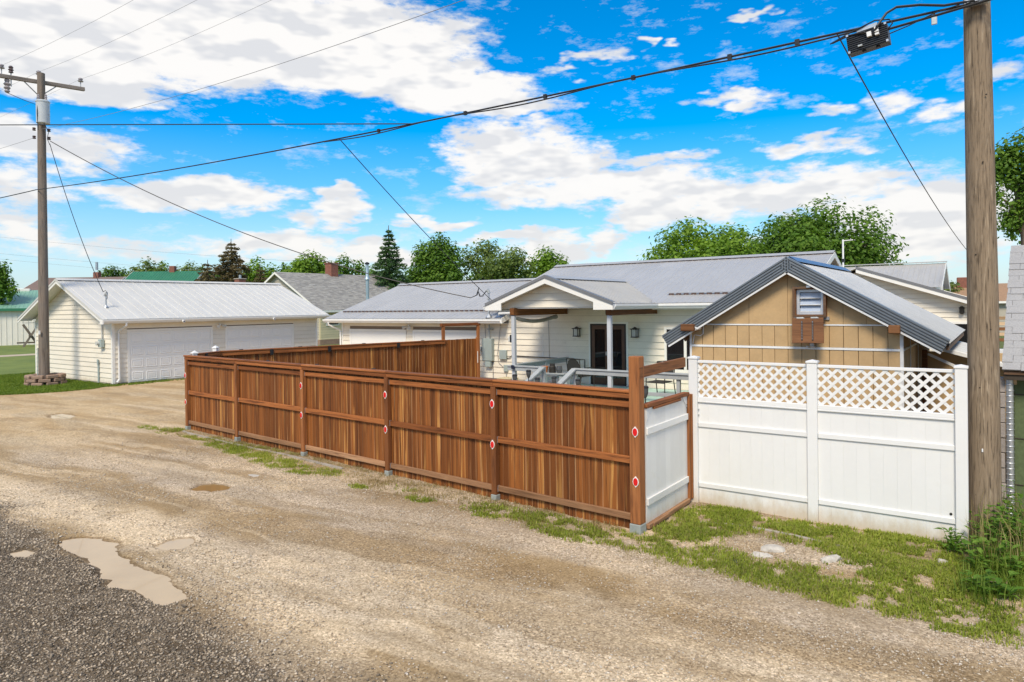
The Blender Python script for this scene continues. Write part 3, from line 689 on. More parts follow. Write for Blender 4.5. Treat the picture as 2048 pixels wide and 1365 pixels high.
# ------------------------------------------------------------------ white vinyl fence with lattice
VX = [-3.70, -2.055, -.385]; VY = 9.80
vf = thing('vinyl_fence', 'white vinyl privacy fence with lattice top in front of tan shed', 'fence', (VX[0], VY, 0))
for i, x in enumerate(VX):
    MB().bbox(x - .064, x + .064, VY - .064, VY + .064, -.05, 2.135, .006).build('post', 'vinyl', vf)
    capmb(x, VY, 2.136, .066, .018).build('post_cap', 'vinyl', vf)
def lattice(parent, x0, x1, z0, z1, y, pitch=.138, w_=.038):
    """two layers of diagonal strips clipped to the opening"""
    for layer, sgn in ((0, 1), (1, -1)):
        yy_ = y - .006 + layer * .0065
        k = -int((z1 - z0) / pitch) - 2
        while True:
            c_ = (x0 if sgn > 0 else x0) + k * pitch + .04
            if c_ - (z1 - z0) - .1 > x1 + (z1 - z0): break
            # strip runs through (c_, z0) upward with slope sgn; its horizontal width:
            hw = w_ * .7071
            poly = []
            P0 = [(c_ - hw, z0), (c_ + hw, z0), (c_ + hw + sgn * (z1 - z0), z1), (c_ - hw + sgn * (z1 - z0), z1)]
            def clip(poly, f, inter):
                out = []
                for a, b_ in zip(poly, poly[1:] + poly[:1]):
                    if f(a): out.append(a)
                    if f(a) != f(b_): out.append(inter(a, b_))
                return out
            for X, side in ((x0, 1), (x1, -1)):
                P0 = clip(P0, lambda q: (q[0] - X) * side >= 0, lambda a, b_: (X, a[1] + (b_[1] - a[1]) * (X - a[0]) / (b_[0] - a[0]))) if P0 else []
            if len(P0) >= 3 and max(q[1] for q in P0) - min(q[1] for q in P0) > .01:
                MB().poly([(u, yy_, v) for u, v in P0], .006, (0, 1, 0)).build('lattice_strip', 'vinyl', parent)
            k += 1
for i in range(2):
    x0, x1 = VX[i] + .0642, VX[i + 1] - .0642
    MB().bbox(x0, x1, VY - .022, VY + .022, 2.078, 2.118, .004).build('top_rail', 'vinyl', vf)
    lattice(vf, x0, x1, 1.580, 2.080, VY)
    MB().bbox(x0, x1, VY - .030, VY + .030, 1.525, 1.580, .005).build('rail', 'vinyl', vf)
    MB().bbox(x0, x1, VY - .038, VY + .030, 1.500, 1.5245, .004).build('rail_lip', 'vinyl', vf)
    MB().bbox(x0, x1, VY - .034, VY + .034, 1.135, 1.205, .006).build('rail', 'vinyl', vf)
    MB().bbox(x0, x1, VY - .034, VY + .034, .250, .320, .006).build('rail', 'vinyl', vf)
    nb = 10; sw = (x1 - x0) / nb
    for z0, z1 in ((1.2055, 1.4995), (.3205, 1.1345), (-.04, .2495)):
        for j in range(nb):
            MB().bbox(x0 + j * sw, x0 + (j + 1) * sw - .0004, VY - .011, VY + .011, z0, z1, .0012).build('board', 'vinyl', vf)
    for z in (1.17, .285): MB().bbox(x0 - .002, x0 + .006, VY - .041, VY - .035, z - .03, z + .03, .001).build('bracket', 'galv_dull', vf)
MB().tube([(VX[2] - .115, VY - .0125, .365), (VX[2] - .115, VY - .0165, .365)], .016, 10).build('plug', 'black_plastic', vf)
for z in (1.30, 1.38): MB().bbox(VX[0] + .066, VX[0] + .080, VY - .030, VY - .012, z, z + .018, .002).build('hinge_pin', 'galv_dull', vf)

# ------------------------------------------------------------------ concrete edging, rocks
ed = thing('concrete_edging', 'thin curved concrete edging strip in the grass before the brown fence', 'edging', (-15.9, 8.73, 0))
pts = [(-16.15, 8.80), (-15.91, 8.735), (-15.2, 8.67), (-14.47, 8.615), (-13.6, 8.54), (-12.86, 8.49), (-12.2, 8.485), (-11.69, 8.47), (-11.1, 8.42), (-10.49, 8.37), (-10.1, 8.34), (-9.78, 8.31)]
for a, b_ in zip(pts, pts[1:]):
    a, b_ = Vector((*a, .004)), Vector((*b_, .004)); e = (b_ - a).normalized() * .006
    MB().beam(a + e, b_ - e, .065, .06).build('segment', 'concrete', ed)
ed2 = thing('concrete_edging', 'cracked concrete edging strip in the weeds before the white fence', 'edging', (-2.8, 9.05, 0))
pts = [(-3.42, 8.78), (-3.15, 8.95), (-2.85, 9.05), (-2.5, 9.055), (-2.2, 9.03), (-1.82, 8.98), (-1.45, 8.90)]
for a, b_ in zip(pts, pts[1:]):
    a, b_ = Vector((*a, .002)), Vector((*b_, .002)); e = (b_ - a).normalized() * .008
    MB().beam(a + e, b_ - e, .05, .045).build('segment', 'concrete', ed2)
def rock(label, x, y, sx, sy, sz, mt_='rock', rz=0., seed=1, name='rock'):
    bm = bmesh.new(); bmesh.ops.create_icosphere(bm, subdivisions=2, radius=1); rr = random.Random(seed)
    for v in bm.verts: v.co *= 1 + rr.uniform(-.16, .16); v.co.z = max(v.co.z, -.5) ; v.co = Vector((v.co.x * sx, v.co.y * sy, v.co.z * sz))
    me = bpy.data.meshes.new(name); bm.to_mesh(me); bm.free(); me.materials.append(M[mt_])
    o = link(name, me, None, (x, y, sz * .35)); o.rotation_euler.z = rz; tag(o, label, 'rock'); return o
rock('flat pale rock, farther of the two on bare dirt', -2.21, 8.34, .15, .085, .06, rz=.5, seed=2)
rock('flat pale rock, nearer of the two on bare dirt', -2.27, 8.05, .13, .08, .05, rz=.3, seed=3)
rock('narrow pale rock at the edge of the green weeds', -1.58, 8.36, .15, .06, .06, rz=1.0, seed=4)
rock('small white stone near the foot of the big pole', -.55, 9.0, .055, .04, .04, rz=.2, seed=5)
rock('little black lump lying in the grass before the fence', -2.46, 7.72, .045, .04, .035, 'black_plastic', seed=6)
rock('white stone slab flush in the gravel near the brown puddle', -10.72, 7.12, .26, .09, .02, seed=8)
# ------------------------------------------------------------------ building helpers
def siding(parent, O, U, Nn, z0, z1, span, openings, mt_='siding', expo=.197, name='siding_board', t=.030):
    """lapped boards: each course a wedge that stands proud at its lower edge. span(z) -> (u0, u1)"""
    O, U, Nn = Vector(O), Vector(U), Vector(Nn); n_ = int(math.ceil((z1 - z0) / expo - 1e-6))
    for i in range(n_):
        a, b_ = z0 + i * expo, min(z0 + (i + 1) * expo, z1)
        if b_ - a < .02: continue
        la, lb = span(a), span(b_)
        if la[1] - la[0] < .05: continue
        segs = [(la[0], la[1], lb[0], lb[1])]
        for (ou0, ou1, oz0, oz1) in openings:
            ov = min(b_, oz1) - max(a, oz0)
            if ov < .35 * (b_ - a): continue
            new = []
            for (p0, p1, q0, q1) in segs:
                if ou1 <= p0 or ou0 >= p1: new.append((p0, p1, q0, q1)); continue
                if ou0 > p0 + .02: new.append((p0, ou0, q0, ou0))
                if ou1 < p1 - .02: new.append((ou1, p1, ou1, q1))
            segs = new
        for (p0, p1, q0, q1) in segs:
            if q1 < q0: q0 = q1 = (q0 + q1) / 2
            def P(u, d, z): return O + U * u + Nn * d + Vector((0, 0, z))
            a_ = a + .005
            V = [P(p0, 0, a_), P(p1, 0, a_), P(q1, 0, b_), P(q0, 0, b_), P(p0, t, a_), P(p1, t, a_), P(q1, .004, b_), P(q0, .004, b_)]
            MB().add(V, [(0, 3, 2, 1), (4, 5, 6, 7), (0, 1, 5, 4), (1, 2, 6, 5), (2, 3, 7, 6), (3, 0, 4, 7)]).build(name, mt_, parent)
def roof_panels(parent, eaveA, eaveB, ridgeA, ridgeB, mt_, pw, ribs, rib_h=.018, rib_w=.028, name='roof_panel', thick=.012, last=None):
    """rectangular slope split into ribbed sheets laid side by side (shared mesh)"""
    eaveA, eaveB, ridgeA, ridgeB = map(Vector, (eaveA, eaveB, ridgeA, ridgeB))
    U = (eaveB - eaveA); Lw = U.length; U.normalize(); S = (ridgeA - eaveA); Ls = S.length; S.normalize(); Nn = U.cross(S)
    if Nn.z < 0: Nn = -Nn
    n_ = max(1, round(Lw / pw)); p_ = Lw / n_
    mb = MB(); g = .0015
    mb.extr([(g, -thick), (p_ - g, -thick), (p_ - g, 0), (g, 0)], (0, 0, 0), S * Ls, U, Nn)
    for k in range(ribs):
        c_ = p_ * (k + .5) / ribs
        mb.extr([(c_ - rib_w / 2, .0005), (c_ + rib_w / 2, .0005), (c_ + rib_w * .28, rib_h), (c_ - rib_w * .28, rib_h)], (0, 0, 0), S * Ls, U, Nn)
    me = mesh(name, mb.v, mb.f, mt_)
    bm = bmesh.new(); bm.from_mesh(me); bmesh.ops.recalc_face_normals(bm, faces=bm.faces); bm.to_mesh(me); bm.free()
    for i in range(n_): link(name, me, parent, eaveA + U * (p_ * i))
    return U, S, Nn, Ls
def gutter(parent, a, b_, out, mt_='gutter_white', h=.125, w_=.12):
    """K-style gutter hung from a to b_, opening up, out = outward direction"""
    prof = [(0, 0), (w_ * .55, 0), (w_ * .8, h * .45), (w_, h * .6), (w_, h), (w_ - .012, h), (w_ - .012, h * .65), (w_ * .72, h * .5), (w_ * .5, .01), (.01, .01), (.01, h), (0, h)]
    return MB().extr(prof, a, b_, out, (0, 0, 1)).build('gutter', mt_, parent)
def slope_box(parent, name, mt_, pts, thick):
    a, b_, c_ = map(Vector, pts[:3]); nn = (b_ - a).cross(c_ - a).normalized()
    if nn.z < 0: nn = -nn
    return MB().poly(pts, thick, -nn).build(name, mt_, parent)
def garage_door(parent, O, U, Nn, w_, h, cols, rows, mt_='garage_door', raised=True):
    O, U, Nn = Vector(O), Vector(U), Vector(Nn)
    door = MB().extr([(0, 0), (w_, 0), (w_, h), (0, h)], O - Nn * .03, O, U, (0, 0, 1)).build('garage_door', mt_, parent)
    rh = h / rows
    for r in range(rows):
        MB().extr([(.003, r * rh + .003), (w_ - .003, r * rh + .003), (w_ - .003, (r + 1) * rh - .003), (.003, (r + 1) * rh - .003)], O + Nn * .0005, O + Nn * .012, U, (0, 0, 1)).build('door_section', mt_, door)
    if raised:
        cw = w_ / cols; mx, mz = cw * .10, rh * .16
        def fr(d, i): return [(mx + i, mz + i, d), (cw - mx - i, mz + i, d), (cw - mx - i, rh - mz - i, d), (mx + i, rh - mz - i, d)]
        V = []
        for d, i in ((.0125, 0), (.028, .022), (.015, .055), (.023, .085)): V += [U * u + Vector((0, 0, v)) + Nn * q for u, v, q in fr(d, i)]
        F = [(0, 1, 2, 3)[::-1]]
        for k in range(3):
            for j in range(4): F.append((4 * k + j, 4 * k + (j + 1) % 4, 4 * k + 4 + (j + 1) % 4, 4 * k + 4 + j))
        F.append((12, 13, 14, 15)); me = mesh('raised_panel', V, F, mt_)
        bm = bmesh.new(); bm.from_mesh(me); bmesh.ops.recalc_face_normals(bm, faces=bm.faces); bm.to_mesh(me); bm.free()
        for r in range(rows):
            for c_ in range(cols): link('raised_panel', me, door, O + U * (c_ * cw) + Vector((0, 0, r * rh)))
    return door
def floodlight(parent, P, U, Nn):
    P, U, Nn = Vector(P), Vector(U), Vector(Nn); z = Vector((0, 0, 1))
    o = MB().tube([P, P + Nn * .04], .055, 12).build('floodlight', 'white_plastic', parent)
    for s_ in (-1, 1):
        a = P + Nn * .05 + U * (.05 * s_); MB().tube([a, a + Nn * .07 + U * (.06 * s_) - z * .04, a + Nn * .16 + U * (.13 * s_) - z * .07], [.03, .055, .075], 10).build('lamp_head', 'lamp_glass', o)
    return o

# ------------------------------------------------------------------ detached garage, left
X0, X1, Y0, Y1 = -36.25, -28.75, 12.83, 22.85
EZ = 2.60; RIDGE = 4.30; XR = (X0 + X1) / 2; OVX = .42; OVY = .55
gar = thing('garage', 'detached cream garage with two panelled doors and pale metal roof, left', 'garage', (XR, (Y0 + Y1) / 2, 0))
sl = (RIDGE - (EZ + .0)) / ((X1 - X0) / 2 + OVX)           # roof slope
def rz(x): return RIDGE - abs(x - XR) * sl
mb = MB(); zt = rz(X1) - .05
mb.extr([(X0 + .02, .05), (X1 - .02, .05), (X1 - .02, zt), (XR, RIDGE - .07), (X0 + .02, zt)], (0, Y0 + .02, 0), (0, Y1 - .02, 0), (1, 0, 0), (0, 0, 1)); mb.build('wall', 'wall_back', gar)
MB().box(X0 - .01, X1 + .01, Y0 - .008, Y1 + .008, -.2, .06).build('foundation', 'concrete', gar)
def gable_span(z):
    if z <= zt: return (X0 + .06, X1 - .09)
    d = (RIDGE - .06 - z) / sl; return (XR - d, XR + d)
siding(gar, (0, Y0 + .02, 0), (1, 0, 0), (0, -1, 0), .07, RIDGE - .15, gable_span, [])
DOORS = [(13.50, 16.99), (17.80, 21.30)]; DH = 2.10
siding(gar, (X1 - .02, 0, 0), (0, 1, 0), (1, 0, 0), .07, 2.52, lambda z: (Y0 + .09, Y1 - .07), [(a - .1, b_ + .1, 0, DH + .1) for a, b_ in DOORS])
for (a, b_) in DOORS:
    garage_door(gar, (X1 - .008, a, .03), (0, 1, 0), (1, 0, 0), b_ - a, DH - .03, 6, 4)
    MB().box(X1 - .045, X1 + .022, a - .10, a - .002, .02, DH + .10).build('door_jamb', 'trim_white', gar)
    MB().box(X1 - .045, X1 + .022, b_ + .002, b_ + .10, .02, DH + .10).build('door_jamb', 'trim_white', gar)
    MB().box(X1 - .045, X1 + .024, a - .0015, b_ + .0015, DH + .002, DH + .10).build('door_head', 'trim_white', gar)
for (x, y) in ((X1, Y0), (X0, Y0), (X1, Y1)):
    sx = -1 if x == X1 else 1; sy = 1 if y == Y0 else -1
    mb = MB(); mb.box(min(x + .012 * -sx, x + .09 * sx), max(x + .012 * -sx, x + .09 * sx), min(y - .012 * sy, y + .012 * sy), max(y - .012 * sy, y + .012 * sy), .05, 2.56)
    mb.box(min(x + .0125 * -sx, x - .012 * -sx), max(x + .0125 * -sx, x - .012 * -sx), min(y + .0125 * sy, y + .09 * sy), max(y + .0125 * sy, y + .09 * sy), .05, 2.56); mb.build('corner_trim', 'trim_white', gar)
YA, YB = Y0 - OVY, Y1 + .45
xe, xw = X1 + OVX, X0 - OVX
roof_panels(gar, (xe, YA, rz(xe) + .03), (xe, YB, rz(xe) + .03), (XR, YA, RIDGE + .03), (XR, YB, RIDGE + .03), 'roof_light', .403, 1, .015, .028)
roof_panels(gar, (xw, YB, rz(xw) + .03), (xw, YA, rz(xw) + .03), (XR, YB, RIDGE + .03), (XR, YA, RIDGE + .03), 'roof_light', .403, 1, .015, .028)
for s_ in (1, -1):   # ridge cap wings
    slope_box(gar, 'ridge_cap', 'roof_light', [(XR, YA - .01, RIDGE + .085), (XR, YB + .01, RIDGE + .085), (XR + s_ * .2, YB + .01, RIDGE + .078 - .2 * sl), (XR + s_ * .2, YA - .01, RIDGE + .078 - .2 * sl)], .006)
mb = MB()
for k in range(27): mb.box(XR + .135, XR + .15, YA + k * .403 + .02, YA + k * .403 + .17, RIDGE + .032 - .15 * sl, RIDGE + .068 - .15 * sl)
mb.build('closure_strip', 'closure', gar, kind='stuff')
# soffits, rake boards, fascia
for s_, xx in ((1, xe), (-1, xw)):
    slope_box(gar, 'soffit', 'trim_white', [(XR, YA + .03, RIDGE - .03), (XR, Y0 + .01, RIDGE - .03), (xx, Y0 + .01, rz(xx) - .03), (xx, YA + .03, rz(xx) - .03)], .02)
    MB().poly([(XR, YA, RIDGE + .012), (xx + s_ * .02, YA, rz(xx) + .012 - .02 * sl), (xx + s_ * .02, YA, rz(xx) - .14), (XR, YA, RIDGE - .15)], .025, (0, 1, 0)).build('rake_board', 'trim_white', gar)
    MB().poly([(XR, YA - .02, RIDGE + .055), (xx, YA - .02, rz(xx) + .055), (xx, YA - .02, rz(xx) - .03), (XR, YA - .02, RIDGE - .03)], .018, (0, 1, 0)).build('rake_flashing', 'roof_light', gar)
    MB().box(min(xx, xx - s_ * .40), max(xx, xx - s_ * .40), YA + .04, YB - .03, rz(xx) - .15, rz(xx) - .13).build('eave_soffit', 'trim_white', gar)
MB().box(xe - .03, xe - .002, YA, YB, rz(xe) - .13, rz(xe) + .01).build('fascia', 'trim_white', gar)
gutter(gar, (xe, YA + .02, rz(xe) - .12), (xe, YB, rz(xe) - .12), (1, 0, 0))
MB().box(xe - .12, xe + .12, YA - .03, YA + .018, rz(xe) - .16, rz(xe) + .02).build('eave_return', 'trim_white', gar)
# downspout at the near corner
z_ = rz(xe) - .12
MB().tube([(xe + .06, Y0 + .33, z_), (xe + .06, Y0 + .33, z_ - .10), (X1 + .07, Y0 + .22, z_ - .34), (X1 + .06, Y0 + .22, z_ - .45), (X1 + .06, Y0 + .22, .22), (X1 + .16, Y0 + .08, .10)], .042, 8).build('downspout', 'gutter_white', gar, True)
floodlight(gar, (X1 + .02, 17.42, 2.28), (0, 1, 0), (1, 0, 0))
for y in (15.45, 19.89):
    o = MB().tube([(xe + .115, y, 2.49), (xe + .19, y, 2.48)], .055, 12).build('security_camera', 'white_plastic', gar, True)
    MB().tube([(xe + .191, y, 2.48), (xe + .196, y, 2.48)], .028, 10).build('camera_lens', 'black_plastic', o)
# electric service: mast, conduit, meter
MB().tube([(-29.49, Y0 - .05, 1.80), (-29.49, Y0 - .05, 2.50)], .028, 8).build('conduit', 'galv_dull', gar, True)
o = MB().bbox(-29.62, -29.36, Y0 - .16, Y0 - .02, 1.50, 1.82, .012).build('meter_box', 'grey_box', gar)
MB().tube([(-29.57, Y0 - .16, 1.66), (-29.57, Y0 - .26, 1.66)], .085, 14).build('meter', 'lamp_glass', o, True)
MB().bbox(-29.93, -29.86, Y0 - .06, Y0 - .02, .05, .98, .006).build('cable_guard', 'grey_box', gar)
MB().bbox(-29.95, -29.84, Y0 - .075, Y0 - .061, .78, 1.0, .004).build('junction_cover', 'grey_box', gar)
MASTG = Vector((-29.5, 12.95, 0)); zr = rz(-29.5)
MB().tube([MASTG + Vector((0, 0, zr - .3)), MASTG + Vector((0, 0, zr + .50))], .030, 8).build('service_mast', 'galv', gar, True)
MB().lathe(MASTG + Vector((0, 0, zr + .02)), [(.10, 0), (.06, .06), (.035, .10)], 12).build('mast_flashing', 'galv', gar)
MB().tube([MASTG + Vector((-.03, -.03, zr + .50)), MASTG + Vector((.06, 0, zr + .62)), MASTG + Vector((.11, 0, zr + .52))], [.05, .055, .03], 8).build('weatherhead', 'galv_dull', gar, True)
MB().tube([MASTG + Vector((-.14, -.04, zr + .66)), MASTG + Vector((-.02, 0, zr + .72)), MASTG + Vector((.1, 0, zr + .62)), MASTG + Vector((.12, .0, zr + .40)), MASTG + Vector((.05, 0, zr + .36))], .010, 6).build('drip_loop', 'cable', gar)
MASTG_TOP = MASTG + Vector((-.14, -.04, zr + .66))

# ------------------------------------------------------------------ house with attached garage and porch
WY = 19.0; EY = 18.55; RY = 23.0
hse = thing('house', 'cream sided house with grey metal roof, porch and attached garage', 'house', (-13, 23, 0))
GE, GRz = 2.50, 3.99; HE, HRz = 2.96, 4.47
GX0, GX1, HX1 = -22.3, -14.2, -4.45
def gslope(y): return GE + (y - EY) * (GRz - GE) / (RY - EY)
def hslope(y): return HE + (y - EY) * (HRz - HE) / (RY - EY)
YBK = 2 * RY - EY
MB().extr([(WY + .02, 0), (27, 0), (27, gslope(WY) - .08), (RY, GRz - .1), (WY + .02, gslope(WY) - .08)], (GX0 + .02, 0, 0), (GX1, 0, 0), (0, 1, 0), (0, 0, 1)).build('wall', 'wall_back', hse)
MB().extr([(WY + .021, 0), (27, 0), (27, hslope(WY) - .08), (RY, HRz - .1), (WY + .021, hslope(WY) - .08)], (GX1 + .001, 0, 0), (HX1, 0, 0), (0, 1, 0), (0, 0, 1)).build('wall', 'wall_back', hse)
GD = [(-21.72, -18.70), (-18.15, -15.13)]
DOOR = (-10.54, -9.30, .46, 2.36); WIN = (-8.06, -6.75, .97, 2.28)
siding(hse, (0, WY + .02, 0), (1, 0, 0), (0, -1, 0), .05, 2.42, lambda z: (GX0 + .07, -14.95), [(a - .1, b_ + .1, 0, 2.10) for a, b_ in GD])
siding(hse, (0, WY + .02, 0), (1, 0, 0), (0, -1, 0), .05, 2.92, lambda z: (-14.945, HX1 - .07) if z < 2.43 else (GX1 + .03, HX1 - .07), [DOOR, WIN])
MB().box(-12.355, -12.340, WY - .004, WY + .003, .1, 2.6).build('siding_joint', 'trim_white', hse)
for (a, b_) in GD:
    garage_door(hse, (a, WY - .005, .02), (1, 0, 0), (0, -1, 0), b_ - a, 1.98, 4, 4, raised=False)
    for q0, q1 in ((a - .10, a - .002), (b_ + .002, b_ + .10)): MB().box(q0, q1, WY - .022, WY + .03, .02, 2.10).build('door_jamb', 'trim_white', hse)
    MB().box(a - .0015, b_ + .0015, WY - .020, WY + .03, 2.003, 2.098).build('door_head', 'trim_white', hse)
MB().box(GX0 - .01, GX0 + .075, WY - .012, WY + .02, .03, 2.44).build('corner_trim', 'trim_white', hse)
floodlight(hse, (-18.43, WY, 2.24), (1, 0, 0), (0, -1, 0))
# attached garage roof
GL = GX0 - .55
U_, S_, Nr, Ls = roof_panels(hse, (GL, EY, GE + .03), (-13.72, EY, GE + .03), (GL, RY, GRz + .03), (-13.72, RY, GRz + .03), 'roof_grey', .915, 4, .010, .040)
roof_panels(hse, (-13.72, YBK, GE + .03), (GL, YBK, GE + .03), (-13.72, RY, GRz + .03), (GL, RY, GRz + .03), 'roof_grey', .915, 4)
def roofbits(parent, x0, x1, ez, rzz, guard_y, pitch=.229, cap='roof_grey'):
    k = (rzz - ez) / (RY - EY); zz = lambda y: ez + (y - EY) * k + .03
    for s_ in (-1, 1):
        slope_box(parent, 'ridge_cap', cap, [(x0, RY, rzz + .085), (x1, RY, rzz + .085), (x1, RY + s_ * .22, rzz + .075 - .22 * k), (x0, RY + s_ * .22, rzz + .075 - .22 * k)], .006)
    mb = MB(); x = x0 + .06
    while x < x1 - .15:
        mb.box(x, x + .15, RY - .20, RY - .185, zz(RY - .2) + .003, zz(RY - .2) + .042); x += pitch
    mb.build('closure_strip', 'closure', parent, kind='stuff')
    if guard_y:
        slope_box(parent, 'snow_guard', cap, [(x0 + .25, guard_y, zz(guard_y) + .075), (x1 - .02, guard_y, zz(guard_y) + .075), (x1 - .02, guard_y + .12, zz(guard_y + .12) + .03), (x0 + .25, guard_y + .12, zz(guard_y + .12) + .03)], .006)
        mb = MB(); x = x0 + .30
        while x < x1 - .18:
            mb.box(x, x + .15, guard_y + .012, guard_y + .022, zz(guard_y) + .004, zz(guard_y) + .058); x += pitch
        mb.build('guard_gap_shade', 'closure', parent, kind='stuff')  # dark boxes standing in for the shadow beneath the guard bar
roofbits(hse, GL, -13.72, GE, GRz, EY + .72)
MB().box(GL + .01, -13.75, EY + .012, EY + .035, GE - .14, GE + .012).build('fascia', 'trim_white', hse)
MB().box(GL + .02, -13.76, EY + .04, WY, GE - .155, GE - .137).build('eave_soffit', 'trim_white', hse)
gutter(hse, (GL, EY + .01, GE - .125), (-13.72, EY + .01, GE - .125), (0, -1, 0))
MB().poly([(GL - .012, EY, GE + .02), (GL - .012, RY, GRz + .02), (GL - .012, RY, GRz - .13), (GL - .012, EY, GE - .13)], .02, (1, 0, 0)).build('rake_board', 'trim_white', hse)
MB().poly([(-13.715, EY, GE + .05), (-13.715, WY + .2, gslope(WY + .2) + .05), (-13.715, WY + .2, gslope(WY + .2) - .14), (-13.715, EY, GE - .14)], .02, (1, 0, 0)).build('rake_board', 'trim_white', hse)
slope_box(hse, 'valley_flashing', 'roof_blue', [(-14.05, EY + .06, GE + .075), (-13.74, EY + .06, GE + .075), (-13.74, WY - .02, gslope(WY - .02) + .075), (-14.05, WY - .02, gslope(WY - .02) + .075)], .005)
zg = GE - .125
MB().tube([(GX0 - .25, EY - .05, zg), (GX0 - .25, EY - .05, zg - .1), (GX0 - .05, WY - .06, zg - .33), (GX0 - .03, WY - .06, zg - .42), (GX0 - .03, WY - .06, .2), (GX0 - .03, WY - .2, .1)], .040, 8).build('downspout', 'gutter_white', hse, True)
# main roof
HL, HR = -14.25, -4.15
roof_panels(hse, (HL, EY, HE + .03), (HR, EY, HE + .03), (HL, RY, HRz + .03), (HR, RY, HRz + .03), 'roof_grey', .915, 4, .010, .040)
roof_panels(hse, (HR, YBK, HE + .03), (HL, YBK, HE + .03), (HR, RY, HRz + .03), (HL, RY, HRz + .03), 'roof_grey', .915, 4)
roofbits(hse, HL - .01, HR + .01, HE, HRz, None)
mb = MB(); x = -8.0; k = (HRz - HE) / (RY - EY); gy_ = EY + .65; zz = HE + (gy_ - EY) * k + .03
while x < -4.5: mb.box(x, x + .15, gy_ + .012, gy_ + .022, zz + .004, zz + .058); x += .229
mb.build('guard_gap_shade', 'closure', hse, kind='stuff')  # shade in the gaps below this guard, modelled as dark pieces
slope_box(hse, 'snow_guard', 'roof_grey', [(-8.05, gy_, zz + .075), (-4.3, gy_, zz + .075), (-4.3, gy_ + .12, zz + .03 + .12 * k), (-8.05, gy_ + .12, zz + .03 + .12 * k)], .006)
for xx, s_ in ((HR, 1), (HL, -1)):
    for side in (1, -1):
        ye = RY + side * (RY - EY)
        MB().poly([(xx + s_ * .012, RY, HRz + .03), (xx + s_ * .012, ye, HE + .03), (xx + s_ * .012, ye, HE - .14), (xx + s_ * .012, RY, HRz - .14)], .02, (-s_, 0, 0)).build('rake_board', 'trim_white', hse)
siding(hse, (HX1, 0, 0), (0, 1, 0), (1, 0, 0), .05, HRz - .2, lambda z: (WY + .1, 27) if z < 2.9 else (RY - (HRz - .12 - z) / k, RY + (HRz - .12 - z) / k), [])
MB().box(-8.3, HR - .02, EY + .012, EY + .035, HE - .15, HE + .012).build('fascia', 'trim_white', hse)
MB().box(-8.3, HR - .03, EY + .04, WY + .03, HE - .165, HE - .147).build('eave_soffit', 'trim_white', hse)
gutter(hse, (-8.12, EY + .01, HE - .13), (HR, EY + .01, HE - .13), (0, -1, 0))
